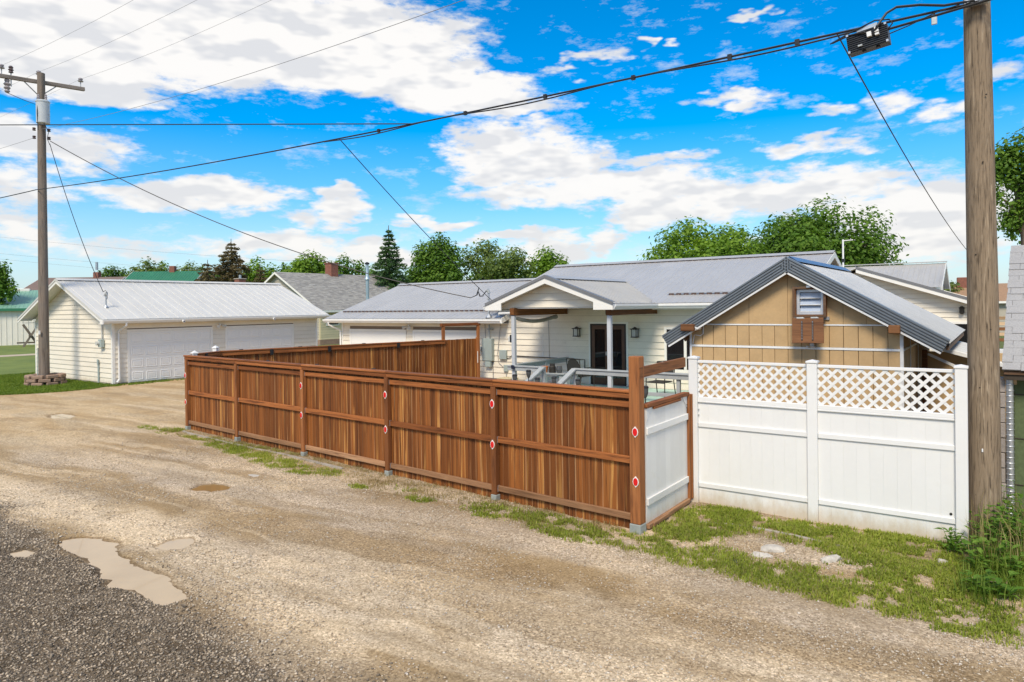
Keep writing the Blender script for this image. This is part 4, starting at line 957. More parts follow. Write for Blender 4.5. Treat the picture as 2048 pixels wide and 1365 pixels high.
# porch roof: a front gable
PX0, PX1, PXR, PY0, PZE, PZR = -12.17, -8.13, -10.15, 15.75, 2.96, 3.70
pk = (PZR - PZE) / (PXR - PX0)
PYB = EY + (PZR - HE) / k + .05
def pz(x): return PZR - abs(x - PXR) * pk
for s_, xe_ in ((1, PX1), (-1, PX0)):
    # trapezoidal slope: ends against the main roof along the valley
    yb_e = EY - .01
    nb = 5; 
    n_ = 22; me_pan = []
    # sheets run from eave to ridge, side by side along Y; each is its own part
    yy_ = PY0; pw = .62
    while yy_ < PYB - .05:
        y2 = min(yy_ + pw, PYB)
        def xlow(y):    # where the porch slope meets the main roof (x measured from the ridge)
            if y <= EY: return abs(xe_ - PXR)
            zt_ = HE + (y - EY) * k; return max(0.02, min(abs(xe_ - PXR), (PZR - zt_) / pk))
        la, lb = xlow(yy_), xlow(y2)
        mb = MB(); lift = .032
        mb.poly([(PXR, yy_ + .001, PZR + lift), (PXR, y2 - .001, PZR + lift), (PXR + s_ * lb, y2 - .001, PZR - lb * pk + lift), (PXR + s_ * la, yy_ + .001, PZR - la * pk + lift)], .012, (0, 0, -1))
        for q in (.17, .5, .83):
            yr = yy_ + (y2 - yy_) * q; lr = la + (lb - la) * q
            if lr > .1: mb.beam((PXR + s_ * .02, yr, PZR - .02 * pk + lift + .0095), (PXR + s_ * lr, yr, PZR - lr * pk + lift + .0095), .028, .018)
        mb.build('porch_roof_panel', 'roof_porch', hse); yy_ = y2
    slope_box(hse, 'porch_ridge_cap', 'roof_porch', [(PXR, PY0 - .02, PZR + .085), (PXR, PYB - .2, PZR + .085), (PXR + s_ * .2, PYB - .35, PZR + .077 - .2 * pk), (PXR + s_ * .2, PY0 - .02, PZR + .077 - .2 * pk)], .006)
    MB().poly([(PXR, PY0, PZR + .025), (xe_ + s_ * .05, PY0, PZE + .025 - .05 * pk), (xe_ + s_ * .05, PY0, PZE - .13), (PXR, PY0, PZR - .14)], .028, (0, 1, 0)).build('rake_board', 'trim_white', hse)
    MB().poly([(PXR, PY0 - .026, PZR + .095), (xe_ + s_ * .05, PY0 - .026, PZE + .095 - .05 * pk), (xe_ + s_ * .05, PY0 - .026, PZE + .015 - .05 * pk), (PXR, PY0 - .026, PZR + .015)], .022, (0, 1, 0)).build('rake_flashing', 'roof_edge_grey', hse)
    slope_box(hse, 'rake_flashing_top', 'roof_edge_grey', [(PXR, PY0 - .004, PZR + .0955), (PXR, PY0 + .14, PZR + .0955), (xe_ + s_ * .05, PY0 + .14, PZE + .0955 - .05 * pk), (xe_ + s_ * .05, PY0 - .004, PZE + .0955 - .05 * pk)], .006)
    slope_box(hse, 'soffit', 'trim_white', [(PXR, PY0 + .03, PZR - .05), (PXR, PY0 + .36, PZR - .05), (xe_, PY0 + .36, PZE - .05), (xe_, PY0 + .03, PZE - .05)], .02)
    MB().box(xe_ - .02, xe_ + .02, PY0 + .03, EY, PZE - .14, PZE + .012).build('fascia', 'trim_white', hse)
    MB().poly([(xe_ - s_ * .52, PY0 - .003, PZE - .132), (xe_ + s_ * .05, PY0 - .003, PZE - .132), (xe_ + s_ * .05, PY0 - .003, PZE + .0), (xe_ - s_ * .52, PY0 - .003, PZE + .08)], .03, (0, 1, 0)).build('eave_return', 'trim_white', hse)
gutter(hse, (PX1 + .02, PY0, PZE - .12), (PX1 + .02, EY - .13, PZE - .12), (1, 0, 0))
gutter(hse, (PX0 - .02, PY0, PZE - .12), (PX0 - .02, EY - .13, PZE - .12), (-1, 0, 0))
# gable infill, three courses
GYW = PY0 + .36
MB().poly([(PXR, GYW + .03, PZR - .07), (PX1 - .25, GYW + .03, PZE + .02), (PX0 + .25, GYW + .03, PZE + .02)], .02, (0, 1, 0)).build('gable_wall', 'wall_back', hse)
siding(hse, (0, GYW + .03, 0), (1, 0, 0), (0, -1, 0), PZE - .06, PZR - .1, lambda z: (PXR - (PZR - .06 - max(z, PZE)) / pk, PXR + (PZR - .06 - max(z, PZE)) / pk), [])
MB().box(PX0 + .12, PX1 - .12, GYW + .02, EY + .4, PZE - .085, PZE - .065).build('porch_ceiling', 'trim_white', hse)
for px in (-11.40, -8.32):
    MB().extr([(0, .03), (.05, 0), (3.0, 0), (3.0, .215), (0, .215)], (px - .07, GYW - .18, 2.675), (px + .07, GYW - .18, 2.675), (0, 1, 0), (0, 0, 1)).build('porch_beam', 'beam_y', hse)
    MB().bbox(px - .055, px + .055, GYW - .14, GYW - .03, .02, 2.674, .006).build('porch_post', 'deck_post', hse)
# downspout from the porch gutter onto the garage roof
MB().tube([(PX0 - .08, EY - .25, PZE - .12), (PX0 - .3, EY - .1, PZE - .22), (-13.9, EY + .12, PZE - .26), (-13.9, EY + .14, GE + .16)], .038, 6).build('downspout', 'gutter_white', hse, True)
# rolled blind under the left beam
pts = [(-11.40, GYW - .02 + t * 2.25, 2.60 - .11 * math.sin(math.pi * min(1, t * 1.05)) ) for t in [i / 12 for i in range(13)]]
MB().tube(pts, [.03] + [.055] * 10 + [.06, .07], 8).build('rolled_blind', 'canvas', hse, True)
# double door
d0, d1, dz0, dz1 = DOOR
fr = MB(); 
for a, b_, c_, d_ in ((d0, d0 + .05, dz0, dz1), (d1 - .05, d1, dz0, dz1), (d0 + .051, d1 - .051, dz1 - .05, dz1)): fr.box(a, b_, WY - .03, WY + .02, c_, d_)
door = fr.build('door', 'dark_frame', hse)
MB().box(d0 - .06, d0 - .002, WY - .022, WY + .02, dz0, dz1 + .06).build('door_casing', 'trim_white', hse)
MB().box(d1 + .002, d1 + .06, WY - .022, WY + .02, dz0, dz1 + .06).build('door_casing', 'trim_white', hse)
MB().box(d0 - .001, d1 + .001, WY - .0225, WY + .02, dz1 + .002, dz1 + .06).build('door_casing', 'trim_white', hse)
mid = (d0 + d1) / 2
for a, b_ in ((d0 + .052, mid - .004), (mid + .004, d1 - .052)):
    lf = MB()
    for q in ((a, a + .10, dz0 + .02, dz1 - .055), (b_ - .10, b_, dz0 + .02, dz1 - .055), (a + .101, b_ - .101, dz0 + .02, dz0 + .22), (a + .101, b_ - .101, dz1 - .17, dz1 - .055)): lf.box(q[0], q[1], WY - .02, WY + .015, q[2], q[3])
    lf.build('door_leaf', 'door_wood', door)
    MB().box(a + .099, b_ - .099, WY - .002, WY + .008, dz0 + .2, dz1 - .16).build('pane', 'dark_glass', door)
MB().bbox(mid - .06, mid - .02, WY - .075, WY - .021, 1.38, 1.50, .004).build('handle', 'steel_bright', door)
MB().box(d0 - .05, d1 + .05, WY - .09, WY + .0, dz0 - .025, dz0 - .002).build('threshold', 'deck_paint', hse)
# window, half hidden by the shed
a, b_, z0, z1 = WIN
wn = MB()
for q in ((a, a + .07, z0, z1), (b_ - .07, b_, z0, z1), (a + .071, b_ - .071, z0, z0 + .07), (a + .071, b_ - .071, z1 - .07, z1), (a + .60, a + .68, z0 + .071, z1 - .071)): wn.box(q[0], q[1], WY - .03, WY + .02, q[2], q[3])
wn = wn.build('window', 'trim_white', hse)
MB().box(a + .069, a + .601, WY - .004, WY + .006, z0 + .069, z1 - .069).build('pane', 'dark_glass', wn); MB().box(a + .679, b_ - .069, WY - .004, WY + .006, z0 + .069, z1 - .069).build('pane', 'dark_glass', wn)
MB().box(a - .03, b_ + .03, WY - .05, WY - .001, z0 - .04, z0 - .002).build('window_sill', 'trim_white', hse)
# carriage lanterns either side of the door
for x in (-10.98, -8.96):
    o = MB().bbox(x - .05, x + .05, WY - .03, WY + .0, 1.96, 2.16, .005).build('wall_lantern', 'black_metal', hse)
    cg = MB()
    for sx in (-1, 1):
        for sy in (-1, 1): cg.box(x + sx * .075 - .008, x + sx * .075 + .008, WY - .12 + sy * .075 - .008, WY - .12 + sy * .075 + .008, 1.98, 2.20)
    cg.box(x - .095, x + .095, WY - .215, WY - .03, 1.955, 1.98); cg.box(x - .11, x + .11, WY - .235, WY - .02, 2.20, 2.225); cg.build('lantern_cage', 'black_metal', o)
    MB().box(x - .065, x + .065, WY - .185, WY - .055, 1.985, 2.19).build('lantern_glass', 'lamp_glass', o)
    MB().lathe((x, WY - .12, 2.226), [(.10, 0), (.05, .03), (.012, .05)], 8).build('lantern_cap', 'black_metal', o)
o = MB().bbox(-11.52, -11.456, GYW - .13, GYW - .05, 1.90, 2.12, .004).build('post_lamp', 'black_metal', hse)
MB().bbox(-11.58, -11.521, GYW - .12, GYW - .06, 1.92, 2.08, .006).build('lamp_shade', 'lamp_glass', o)
# electric panel, meter, boxes, conduits on the wall
o = MB().bbox(-14.78, -14.36, WY - .17, WY - .0, 1.05, 1.83, .012).build('electric_panel', 'grey_box', hse)
MB().tube([(-14.82, WY - .1, 1.45), (-14.95, WY - .1, 1.45)], .09, 14).build('meter', 'lamp_glass', o, True)
MB().bbox(-14.68, -14.44, WY - .15, WY - .02, .84, 1.04, .01).build('lower_box', 'grey_box', o)
MB().tube([(-14.5, WY - .10, 1.84), (-14.5, WY - .10, 2.34)], .028, 8).build('conduit', 'galv_dull', hse, True)
MB().bbox(-14.62, -14.38, WY - .09, WY - .0, 2.14, 2.18, .004).build('conduit_strap', 'galv_dull', hse)
o = MB().bbox(-14.09, -13.80, WY - .10, WY, 1.12, 1.44, .01).build('telecom_box', 'grey_box', hse)
MB().bbox(-13.93, -13.76, WY - .07, WY, .70, .93, .008).build('outlet_box', 'grey_box', hse)
MB().tube([(-13.84, WY - .03, .69), (-13.84, WY - .03, .50)], .014, 6).build('conduit', 'galv_dull', hse)
MB().tube([(-13.79, WY - .03, 1.16), (-13.68, WY - .03, 1.18), (-13.6, WY - .03, 1.26), (-11.0, WY - .03, 1.22), (-10.75, WY - .03, 1.22), (-10.75, WY - .03, .75)], .014, 6).build('black_hose', 'cable', hse)
MB().tube([(-14.05, WY - .03, 2.40), (-14.12, WY - .035, 1.9), (-14.2, WY - .03, 1.3), (-14.16, WY - .035, 1.0), (-13.98, WY - .03, .86)], .009, 5).build('phone_line', 'cable_grey', hse)
MB().tube([(-14.75, WY - .03, 2.40), (-14.72, WY - .03, 1.84)], .010, 5).build('phone_line', 'cable_grey', hse)
MB().tube([(-14.42, WY - .03, 1.03), (-14.40, WY - .03, .2)], .012, 5).build('ground_wire', 'cable_grey', hse)
MB().tube([(-12.1, WY - .02, 2.55), (-12.08, WY - .02, 1.2)], .006, 5).build('blind_cord', 'cable_grey', hse)
# service mast through the garage roof
MX, MY = -14.32, 18.66; zr = gslope(MY)
MB().tube([(MX, MY, zr - .2), (MX, MY, 3.42)], .034, 8).build('service_mast', 'galv', hse, True)
MB().lathe((MX, MY, zr + .03), [(.13, 0), (.08, .07), (.04, .12)], 12).build('mast_flashing', 'galv', hse)
MB().tube([(MX + .02, MY, 3.40), (MX - .03, MY, 3.52), (MX - .12, MY - .03, 3.47)], [.05, .06, .035], 8).build('weatherhead', 'galv_dull', hse, True)
for q in (0, .05): MB().tube([(MX - .12, MY - .03 + q, 3.46), (MX - .22, MY - .05, 3.30 + q), (MX - .36, MY - .05 + q, 3.30), (MX - .43, MY - .05, 3.50), (MX - .38, MY - .05, 3.62), (MX - .50, MY - .05 + q, 3.35), (MX - .75, MY - .06, 3.26)], .012, 6).build('drip_loop', 'cable', hse)
for z in (2.9, 3.2): MB().bbox(MX - .06, MX + .06, MY - .05, MY + .05, z, z + .03, .004).build('mast_clamp', 'galv_dull', hse)
MASTH_TOP = Vector((MX - .75, MY - .06, 3.26))
acb = thing('air_vent_box', 'low slatted beige box at the foot of the cream wall', 'vent box', (-13.5, 18.7, 0))
MB().bbox(-13.82, -13.28, 18.45, 18.88, .0, .50, .01).build('body', 'siding_yellow', acb)
for i in range(7): MB().box(-13.79, -13.31, 18.44, 18.4495, .10 + i * .05, .13 + i * .05).build('slat', 'grey_wall_far', acb)
MB().bbox(-13.84, -13.26, 18.43, 18.90, .501, .53, .006).build('lid', 'siding_yellow', acb)
# ------------------------------------------------------------------ deck in front of the porch door
DZ = .45; DX0, DX1, DY0 = -11.62, -5.30, 15.90
dk = thing('deck', 'blue-grey painted deck with railings, short stairs and mint green floor', 'deck', (-8.5, 17.4, 0))
nb = int((WY - .03 - DY0) / .145)
for i in range(nb): MB().bbox(DX0, DX1, DY0 + i * .145, DY0 + i * .145 + .140, DZ - .035, DZ, .004).build('deck_board', 'deck_floor', dk)
MB().box(DX0 + .02, DX1 - .02, DY0 + .01, WY - .04, .0, DZ - .037).build('skirt', 'deck_paint', dk)
RYL = 16.0; TZ = 1.21
def rail_run(x0, x1):
    MB().bbox(x0, x1, RYL - .075, RYL + .075, TZ, TZ + .038, .005).build('cap_rail', 'deck_paint', dk)
    MB().bbox(x0, x1, RYL - .045, RYL - .008, TZ - .115, TZ - .002, .005).build('top_rail', 'deck_paint', dk)
    MB().bbox(x0, x1, RYL - .040, RYL - .004, DZ + .20, DZ + .29, .005).build('lower_rail', 'deck_paint', dk)
SX0, SX1 = -10.40, -9.38
rail_run(DX0 + .03, SX0 + .05); rail_run(SX1 - .05, DX1)
for x in (SX0, SX1, -6.45, DX1 - .05): MB().bbox(x - .045, x + .045, RYL - .003, RYL + .087, .02, TZ - .001, .005).build('rail_post', 'deck_paint', dk)
for x in (SX0, SX1):     # sloping stair rails
    MB().beam((x, RYL - .02, TZ + .02), (x, 14.95, .80), .15, .04).build('stair_cap', 'deck_paint', dk)
    MB().beam((x - .02, RYL - .02, TZ - .06), (x - .02, 14.95, .72), .04, .10).build('stair_rail', 'deck_paint', dk)
    MB().beam((x - .02, RYL - .02, TZ - .52), (x - .02, 14.95, .30), .04, .09).build('stair_rail', 'deck_paint', dk)
    MB().bbox(x - .15, x - .06, 14.90, 15.0, 0, .86, .005).build('newel_post', 'deck_paint', dk)
    MB().lathe((x - .105, 14.95, .861), [(.085, 0), (.085, .03), (.05, .05), (.06, .07), (.03, .09)], 10).build('post_cap_lamp', 'bronze', dk)
for i in range(3): MB().bbox(SX0 + .05, SX1 - .05, 15.62 - .28 * i, 15.90 - .28 * i - .004, .30 - .14 * i, .335 - .14 * i, .004).build('stair_tread', 'deck_paint', dk)
# side railing against the driveway fence side
MB().bbox(DX0 + .19, DX0 + .30, RYL + .10, WY - .06, TZ + .04, TZ + .078, .005).build('cap_rail', 'deck_paint', dk)
MB().bbox(DX0 + .21, DX0 + .25, RYL + .10, WY - .06, TZ - .08, TZ + .038, .005).build('top_rail', 'deck_paint', dk)
MB().bbox(DX0 + .21, DX0 + .25, RYL + .10, WY - .06, DZ + .2, DZ + .29, .005).build('lower_rail', 'deck_paint', dk)
MB().bbox(DX0 + .20, DX0 + .29, 17.6, 17.69, DZ + .001, TZ + .039, .005).build('rail_post', 'deck_paint', dk)
for x, lab in ((-11.35, 'a'), (-7.62, 'b')):
    MB().extr([(-.055, 0), (.055, 0), (.045, .11), (-.045, .11)], (x, RYL - .080, TZ - .07), (x, RYL - .125, TZ - .055), (1, 0, 0), (0, -.25, 1)).build('rail_solar_lamp', 'solar_blue', dk)

# patio chairs
def patio_chair(label, x, y, rot, back='round'):
    t = thing('patio_chair', label, 'chair', (x, y, DZ), rot, 'patio chairs on the deck', local=True)
    if back == 'round':
        q = [(-.24, .0), (-.26, .25), (-.20, .42), (-.10, .48), (.10, .48), (.20, .42), (.26, .25), (.24, .0)]
        MB().extr(q, (0, .24, .44), (0, .265, .44), (1, 0, 0), (0, .16, .99)).build('backrest', 'mesh_fabric', t)
    else:
        MB().extr([(-.25, .03), (.25, .03), (.25, .48), (-.25, .48)], (0, .24, .44), (0, .25, .44), (1, 0, 0), (0, .16, .99)).build('backrest', 'mesh_fabric', t)
    MB().bbox(-.25, .25, -.26, .24, .40, .425, .01).build('seat', 'mesh_fabric', t)
    for sx in (-1, 1):
        MB().tube([(sx * .28, -.27, 0), (sx * .28, -.25, .62), (sx * .28, -.18, .66)], .014, 6).build('leg', 'bronze', t)
        MB().tube([(sx * .28, .34, 0), (sx * .27, .25, .42), (sx * .27, .33, .92)], .014, 6).build('leg', 'bronze', t)
        MB().tube([(sx * .28, -.20, .66), (sx * .29, .10, .66), (sx * .27, .28, .60)], .016, 6).build('armrest', 'bronze', t)
    MB().tube([(-.28, -.255, .40), (.28, -.255, .40)], .013, 6).build('stretcher', 'bronze', t)
    MB().tube([(-.27, .33, .92), (0, .345, .945), (.27, .33, .92)], .014, 6).build('top_bar', 'bronze', t)
    return t
patio_chair('round-backed dark mesh patio chair left of the black door', -10.12, 17.62, R(165))
patio_chair('square-backed metal patio chair right of the black door', -7.48, 17.30, R(-6), 'square')
# potted plant on the deck and stake lights in front of it
pot = thing('flower_pot', 'small terracotta pot with dark lanterns beside the stairs', 'pot', (-10.35, 16.4, DZ))
MB().lathe((-10.72, 16.6, 1.02), [(.06, 0), (.09, .14), (.10, .15), (.10, .18), (.085, .18)], 12).build('pot', 'terracotta', pot)
MB().lathe((-10.50, 16.65, 1.02), [(.10, 0), (.10, .17), (.075, .20), (.075, .26)], 12).build('lantern', 'bronze', pot)
MB().lathe((-10.30, 16.7, 1.02), [(.07, 0), (.09, .1), (.07, .2)], 12).build('lantern', 'smoke_glass', pot)
MB().bbox(-10.85, -10.05, 16.55, 16.80, .98, 1.018, .006).build('shelf', 'deck_paint', pot)
MB().bbox(-10.25, -10.0, 16.60, 16.78, DZ + .002, .978, .006).build('stand', 'deck_paint', pot)
def stake_light(label, x, y, z, tall=.23):
    t = thing('stake_light', label, 'solar light', (x, y, 0), group='black solar stake lights before the deck')
    MB().tube([(x, y, -.05), (x, y, z - tall * .5)], .012, 6).build('stake', 'black_plastic', t)
    MB().lathe((x, y, z - tall * .5), [(.018, 0), (.045, .05), (.062, .11), (.066, tall - .06), (.062, tall - .05)], 10).build('shade', 'smoke_glass', t)
    MB().lathe((x, y, z + tall * .5 - .049), [(.070, 0), (.072, .02), (.05, .045)], 10).build('cap', 'black_plastic', t)
stake_light('black solar stake light leftmost before the deck, by the porch post', -10.66, 15.0, 1.0)
stake_light('black solar stake light standing highest, beside the left stair rail', -10.21, 15.0, 1.14)
stake_light('black solar stake light between the two stair rails, left one', -9.93, 15.0, .95)
stake_light('black solar stake light between the two stair rails, right one', -9.41, 15.0, 1.0)
stake_light('black solar stake light just right of the right stair rail', -8.70, 15.0, .98)
stake_light('tall black solar stake light seen behind the white gate', -5.95, 13.0, 1.15, .26)

# ------------------------------------------------------------------ tan shed
SYF, SYB = 13.30, 18.85; SX0_, SX1_ = -5.07, -1.34; SXR = -3.17; SRZ = 3.74; SEX0, SEX1 = -5.60, -.66
sk = (SRZ - 2.26) / (SXR - SEX0)
def sz_(x): return SRZ - abs(x - SXR) * (sk if x < SXR else (SRZ - 2.26) / (SEX1 - SXR))
shed = thing('shed', 'tan panelled shed with corrugated metal gable roof behind the lattice fence', 'shed', (SXR, 16, 0))
MB().extr([(SX0_ + .02, 0), (SX1_ - .02, 0), (SX1_ - .02, sz_(SX1_) - .12), (SXR, SRZ - .13), (SX0_ + .02, sz_(SX0_) - .12)], (0, SYF + .025, 0), (0, SYB, 0), (1, 0, 0), (0, 0, 1)).build('wall', 'seam_dark', shed)
seams = [SX0_, -4.84, -4.62, -4.38, -4.15, -3.92, -3.68, -3.45, -3.21, -2.97, -2.73, -2.50, -2.27, -2.03, -1.80, -1.57, SX1_]
for a, b_ in zip(seams, seams[1:]):
    g = .004 + random.choice((0, 0, .002))
    for z0, z1 in ((0, 2.09), (2.135, 2.52)):
        MB().bbox(a + g, b_ - g, SYF, SYF + .02, z0, z1, .003).build('wall_panel', 'tan_panel', shed)
for a, b_ in ((SX0_ + .15, -3.92), (-3.92, -3.21), (-3.21, -2.27), (-2.27, -1.9), (-1.9, SX1_ - .15)):
    q = [(a + .003, 2.555), (b_ - .003, 2.555), (b_ - .003, sz_(b_) - .11)]
    if a < SXR < b_: q.append((SXR, SRZ - .11))
    q.append((a + .003, sz_(a) - .11))
    if min(sz_(a), sz_(b_)) - .11 < 2.56: q = [(u, max(v, 2.556)) for u, v in q]
    MB().extr(q, (0, SYF, 0), (0, SYF + .02, 0), (1, 0, 0), (0, 0, 1)).build('gable_panel', 'tan_panel', shed)
MB().bbox(SX0_ + .02, SX1_ - .0, SYF - .012, SYF - .0005, 2.525, 2.552, .002).build('batten_strip', 'white_strip', shed)
MB().bbox(SX0_ - .0, SX1_ - .052, SYF - .013, SYF - .0005, 2.092, 2.134, .002).build('batten_strip', 'white_strip', shed)
MB().bbox(SX0_ - .03, SX0_ + .012, SYF - .0145, SYF + .03, 0, 2.50, .003).build('corner_strip', 'white_strip', shed)
MB().bbox(SX1_ - .05, SX1_ + .004, SYF - .016, SYF + .03, 0, 2.523, .003).build('corner_strip', 'white_strip', shed)
# right side wall under the overhang: panels and strips
ys = [SYF + .03 + i * .47 for i in range(12)]
for a, b_ in zip(ys, ys[1:]): MB().bbox(SX1_ - .018, SX1_, a + .004, b_ - .004, 0, 2.46, .003).build('wall_panel', 'tan_panel', shed)
MB().bbox(SX1_ + .001, SX1_ + .014, SYF + .035, SYB, 2.10, 2.14, .002).build('batten_strip', 'white_strip', shed)
for y in (14.2, 15.6, 17.0): MB().bbox(SX1_ + .0145, SX1_ + .026, y, y + .04, 0, 2.45, .002).build('batten_strip', 'white_strip', shed)
# roof of corrugated sheets
for (xe_, s_) in ((SEX0, -1), (SEX1, 1)):
    E0, E1, R0, R1 = (xe_, SYF - .22, sz_(xe_)), (xe_, SYB, sz_(xe_)), (SXR, SYF - .22, SRZ), (SXR, SYB, SRZ)
    if s_ < 0: E0, E1, R0, R1 = E1, E0, R1, R0
    roof_panels(shed, E0, E1, R0, R1, 'shed_roof', .66, 8, .020, .060, thick=.010)
    # deep ribbed flashing on the front rake
    a = Vector((SXR, SYF - .225, SRZ + .050)); b_ = Vector((xe_ + s_ * .0, SYF - .225, sz_(xe_) + .050)); dv = (b_ - a).normalized(); up = Vector((-dv.z * s_, 0, dv.x * s_)); 
    prof = [(0, 0)]
    for i in range(5): prof += [(-.047 * i - .004, -.022), (-.047 * i - .024, -.022), (-.047 * i - .034, .0)]
    prof = [(0, -.0)] + prof[1:] + [(-.235, .02), (0, .02)]
    MB().extr(prof, a, b_, up, (0, 1, 0)).build('rake_flashing', 'rake_metal', shed)
    slope_box(shed, 'rake_flashing_top', 'rake_metal', [a + Vector((0, -.012, .004)), b_ + Vector((0, -.012, .004)), b_ + Vector((0, .17, .004)), a + Vector((0, .17, .004))], .008)
    MB().poly([a + up * -.236, b_ + up * -.236, b_ + up * -.268, a + up * -.268], .02, (0, 1, 0)).build('rake_trim', 'white_strip', shed)
    slope_box(shed, 'ridge_cap', 'roof_blue', [(SXR, SYF + .0, SRZ + .075), (SXR, SYB + .03, SRZ + .075), (SXR + s_ * .15, SYB + .03, SRZ + .062 - .15 * sk), (SXR + s_ * .15, SYF + .0, SRZ + .062 - .15 * sk)], .006)  # cap's blue is reflected sky put into its base colour
    slope_box(shed, 'roof_deck', 'vent_wood', [(SXR, SYF - .18, SRZ - .035), (SXR, SYB - .05, SRZ - .035), (xe_ - s_ * .05, SYB - .05, sz_(xe_) - .005), (xe_ - s_ * .05, SYF - .18, sz_(xe_) - .005)], .03)
    for i in range(9):
        y = SYF + .1 + i * .66
        MB().beam((SX0_ if s_ < 0 else SX1_, y, (sz_(SX0_ if s_ < 0 else SX1_)) - .10), (xe_ - s_ * .08, y, sz_(xe_) - .075), .045, .09).build('rafter_tail', 'vent_wood', shed)
MB().bbox(SEX1 - .06, SEX1 - .02, SYF - .1, SYB, sz_(SEX1) - .12, sz_(SEX1) - .04, .004).build('eave_board', 'vent_wood', shed)
for x0, x1 in ((-5.17, -4.90), (-1.53, -1.355)): MB().bbox(x0, x1, SYF - .33, SYF - .018, 2.41, 2.55, .012).build('beam_end', 'hatch_wood', shed)
# louvred vent in its wooden box, with the flap hanging open below
VX0, VX1, VZ0, VZ1 = -3.07, -2.53, 2.69, 3.225
vb = MB()
for q in ((VX0, VX0 + .035, VZ0, VZ1), (VX1 - .035, VX1, VZ0, VZ1), (VX0 + .036, VX1 - .036, VZ0, VZ0 + .035), (VX0 + .036, VX1 - .036, VZ1 - .035, VZ1)): vb.box(q[0], q[1], SYF - .17, SYF - .001, q[2], q[3])
vent = vb.build('vent_box', 'hatch_wood', shed)
fr = MB(); i0, i1, j0, j1 = VX0 + .04, VX1 - .04, VZ0 + .04, VZ1 - .04
for q in ((i0, i0 + .05, j0, j1), (i1 - .05, i1, j0, j1), (i0 + .051, i1 - .051, j0, j0 + .045), (i0 + .051, i1 - .051, j1 - .045, j1)): fr.box(q[0], q[1], SYF - .09, SYF - .002, q[2], q[3])
fr.build('vent_frame', 'alu', vent)
rim = MB()
for q in ((VX0 - .012, VX0 + .028, VZ0 - .012, VZ1 + .012), (VX1 - .028, VX1 + .012, VZ0 - .012, VZ1 + .012), (VX0 + .029, VX1 - .029, VZ0 - .012, VZ0 + .026), (VX0 + .029, VX1 - .029, VZ1 - .026, VZ1 + .012)): rim.box(q[0], q[1], SYF - .19, SYF - .171, q[2], q[3])
rim.build('vent_rim', 'vent_wood', vent)
for i in range(3):
    h = (j1 - j0 - .09) / 3; z = j0 + .045 + i * h
    MB().extr([(0, 0), (.010, 0), (-.030, h - .012), (-.040, h - .012)], (i0 + .055, SYF - .06, z + .004), (i1 - .055, SYF - .06, z + .004), (0, -1, 0), (0, 0, 1)).build('louver', 'louver', vent)
    MB().extr([(0, 0), (.020, 0), (.020, .014), (0, .014)], (i0 + .055, SYF - .072, z + .002), (i1 - .055, SYF - .072, z + .002), (0, -1, 0), (0, 0, 1)).build('louver_lip', 'white_strip', vent)
for x, z in ((VX0 - .02, VZ1 - .04), (VX1 - .06, VZ0 - .06), (VX0 - .02, VZ0 - .05)): MB().bbox(x, x + .10, SYF - .03, SYF - .001, z, z + .06, .004).build('corner_bracket', 'galv', vent)
MB().bbox(-2.84, -2.77, SYF - .205, SYF - .191, VZ1 - .01, VZ1 + .03, .003).build('hasp', 'galv', vent)
hd = Vector((.035, -.16, -.44)).normalized(); hu = Vector((1, 0, .02)).normalized(); hn = hu.cross(hd).normalized()
h0 = Vector((VX0 - .02, SYF - .17, VZ0 - .03))
hatch = MB().extr([(0, 0), (.53, 0), (.53, .475), (0, .475)], h0, h0 - hn * .02, hu, hd).build('hatch', 'hatch_wood', shed)
for u in (.17, .35):
    MB().extr([(u - .011, .06), (u + .011, .06), (u + .011, .43), (u - .011, .43)], h0 + hn * .001, h0 + hn * .012, hu, hd).build('strap', 'black_metal', hatch)
    MB().extr([(u - .011, .06), (u + .011, .06), (u + .011, .43), (u - .011, .43)], h0 - hn * .021, h0 - hn * .032, hu, hd).build('strap', 'black_metal', hatch)
    for j in range(7): MB().extr([(u - .005, .08 + j * .052), (u + .005, .08 + j * .052), (u + .005, .09 + j * .052), (u - .005, .09 + j * .052)], h0 - hn * .0321, h0 - hn * .036, hu, hd).build('rivet', 'steel_bright', hatch)
for u in (.08, .32): MB().extr([(u, -.012), (u + .11, -.012), (u + .14, .012), (u, .012)], h0 - hn * .021, h0 - hn * .026, hu, hd).build('hinge', 'galv_dull', hatch)
o = MB().bbox(-2.82, -2.75, SYF - .05, SYF - .014, 2.13, 2.24, .004).build('catch', 'galv', shed)
MB().tube([(-2.88, SYF - .04, 2.15), (-2.83, SYF - .06, 2.13), (-2.78, SYF - .05, 2.16), (-2.72, SYF - .05, 2.13)], .012, 6).build('catch_pin', 'galv', o)
o = MB().tube([(-4.86, SYF - .10, 2.48), (-4.92, SYF - .24, 2.46)], .045, 12).build('security_camera', 'white_plastic', shed, True)
MB().tube([(-4.921, SYF - .242, 2.46), (-4.924, SYF - .248, 2.459)], .032, 10).build('camera_lens', 'black_plastic', o)
MB().tube([(-4.86, SYF - .012, 2.50), (-4.86, SYF - .11, 2.52)], .02, 8).build('camera_arm', 'white_plastic', o)
MB().tube([(-4.80, SYF - .02, 2.62), (-4.82, SYF - .02, 2.35), (-4.88, SYF - .02, 2.31), (-5.0, SYF - .02, 2.33), (-5.03, SYF - .02, 2.15)], .008, 6).build('camera_cable', 'white_plastic', shed)
MB().bbox(-5.38, -5.10, SYF - .08, SYF + .0, 2.33, 2.42, .01).build('wall_plate', 'vent_wood', shed)
MB().bbox(-5.42, -5.36, SYF - .10, SYF - .02, 2.38, 2.45, .006).build('connector_box', 'black_plastic', shed)
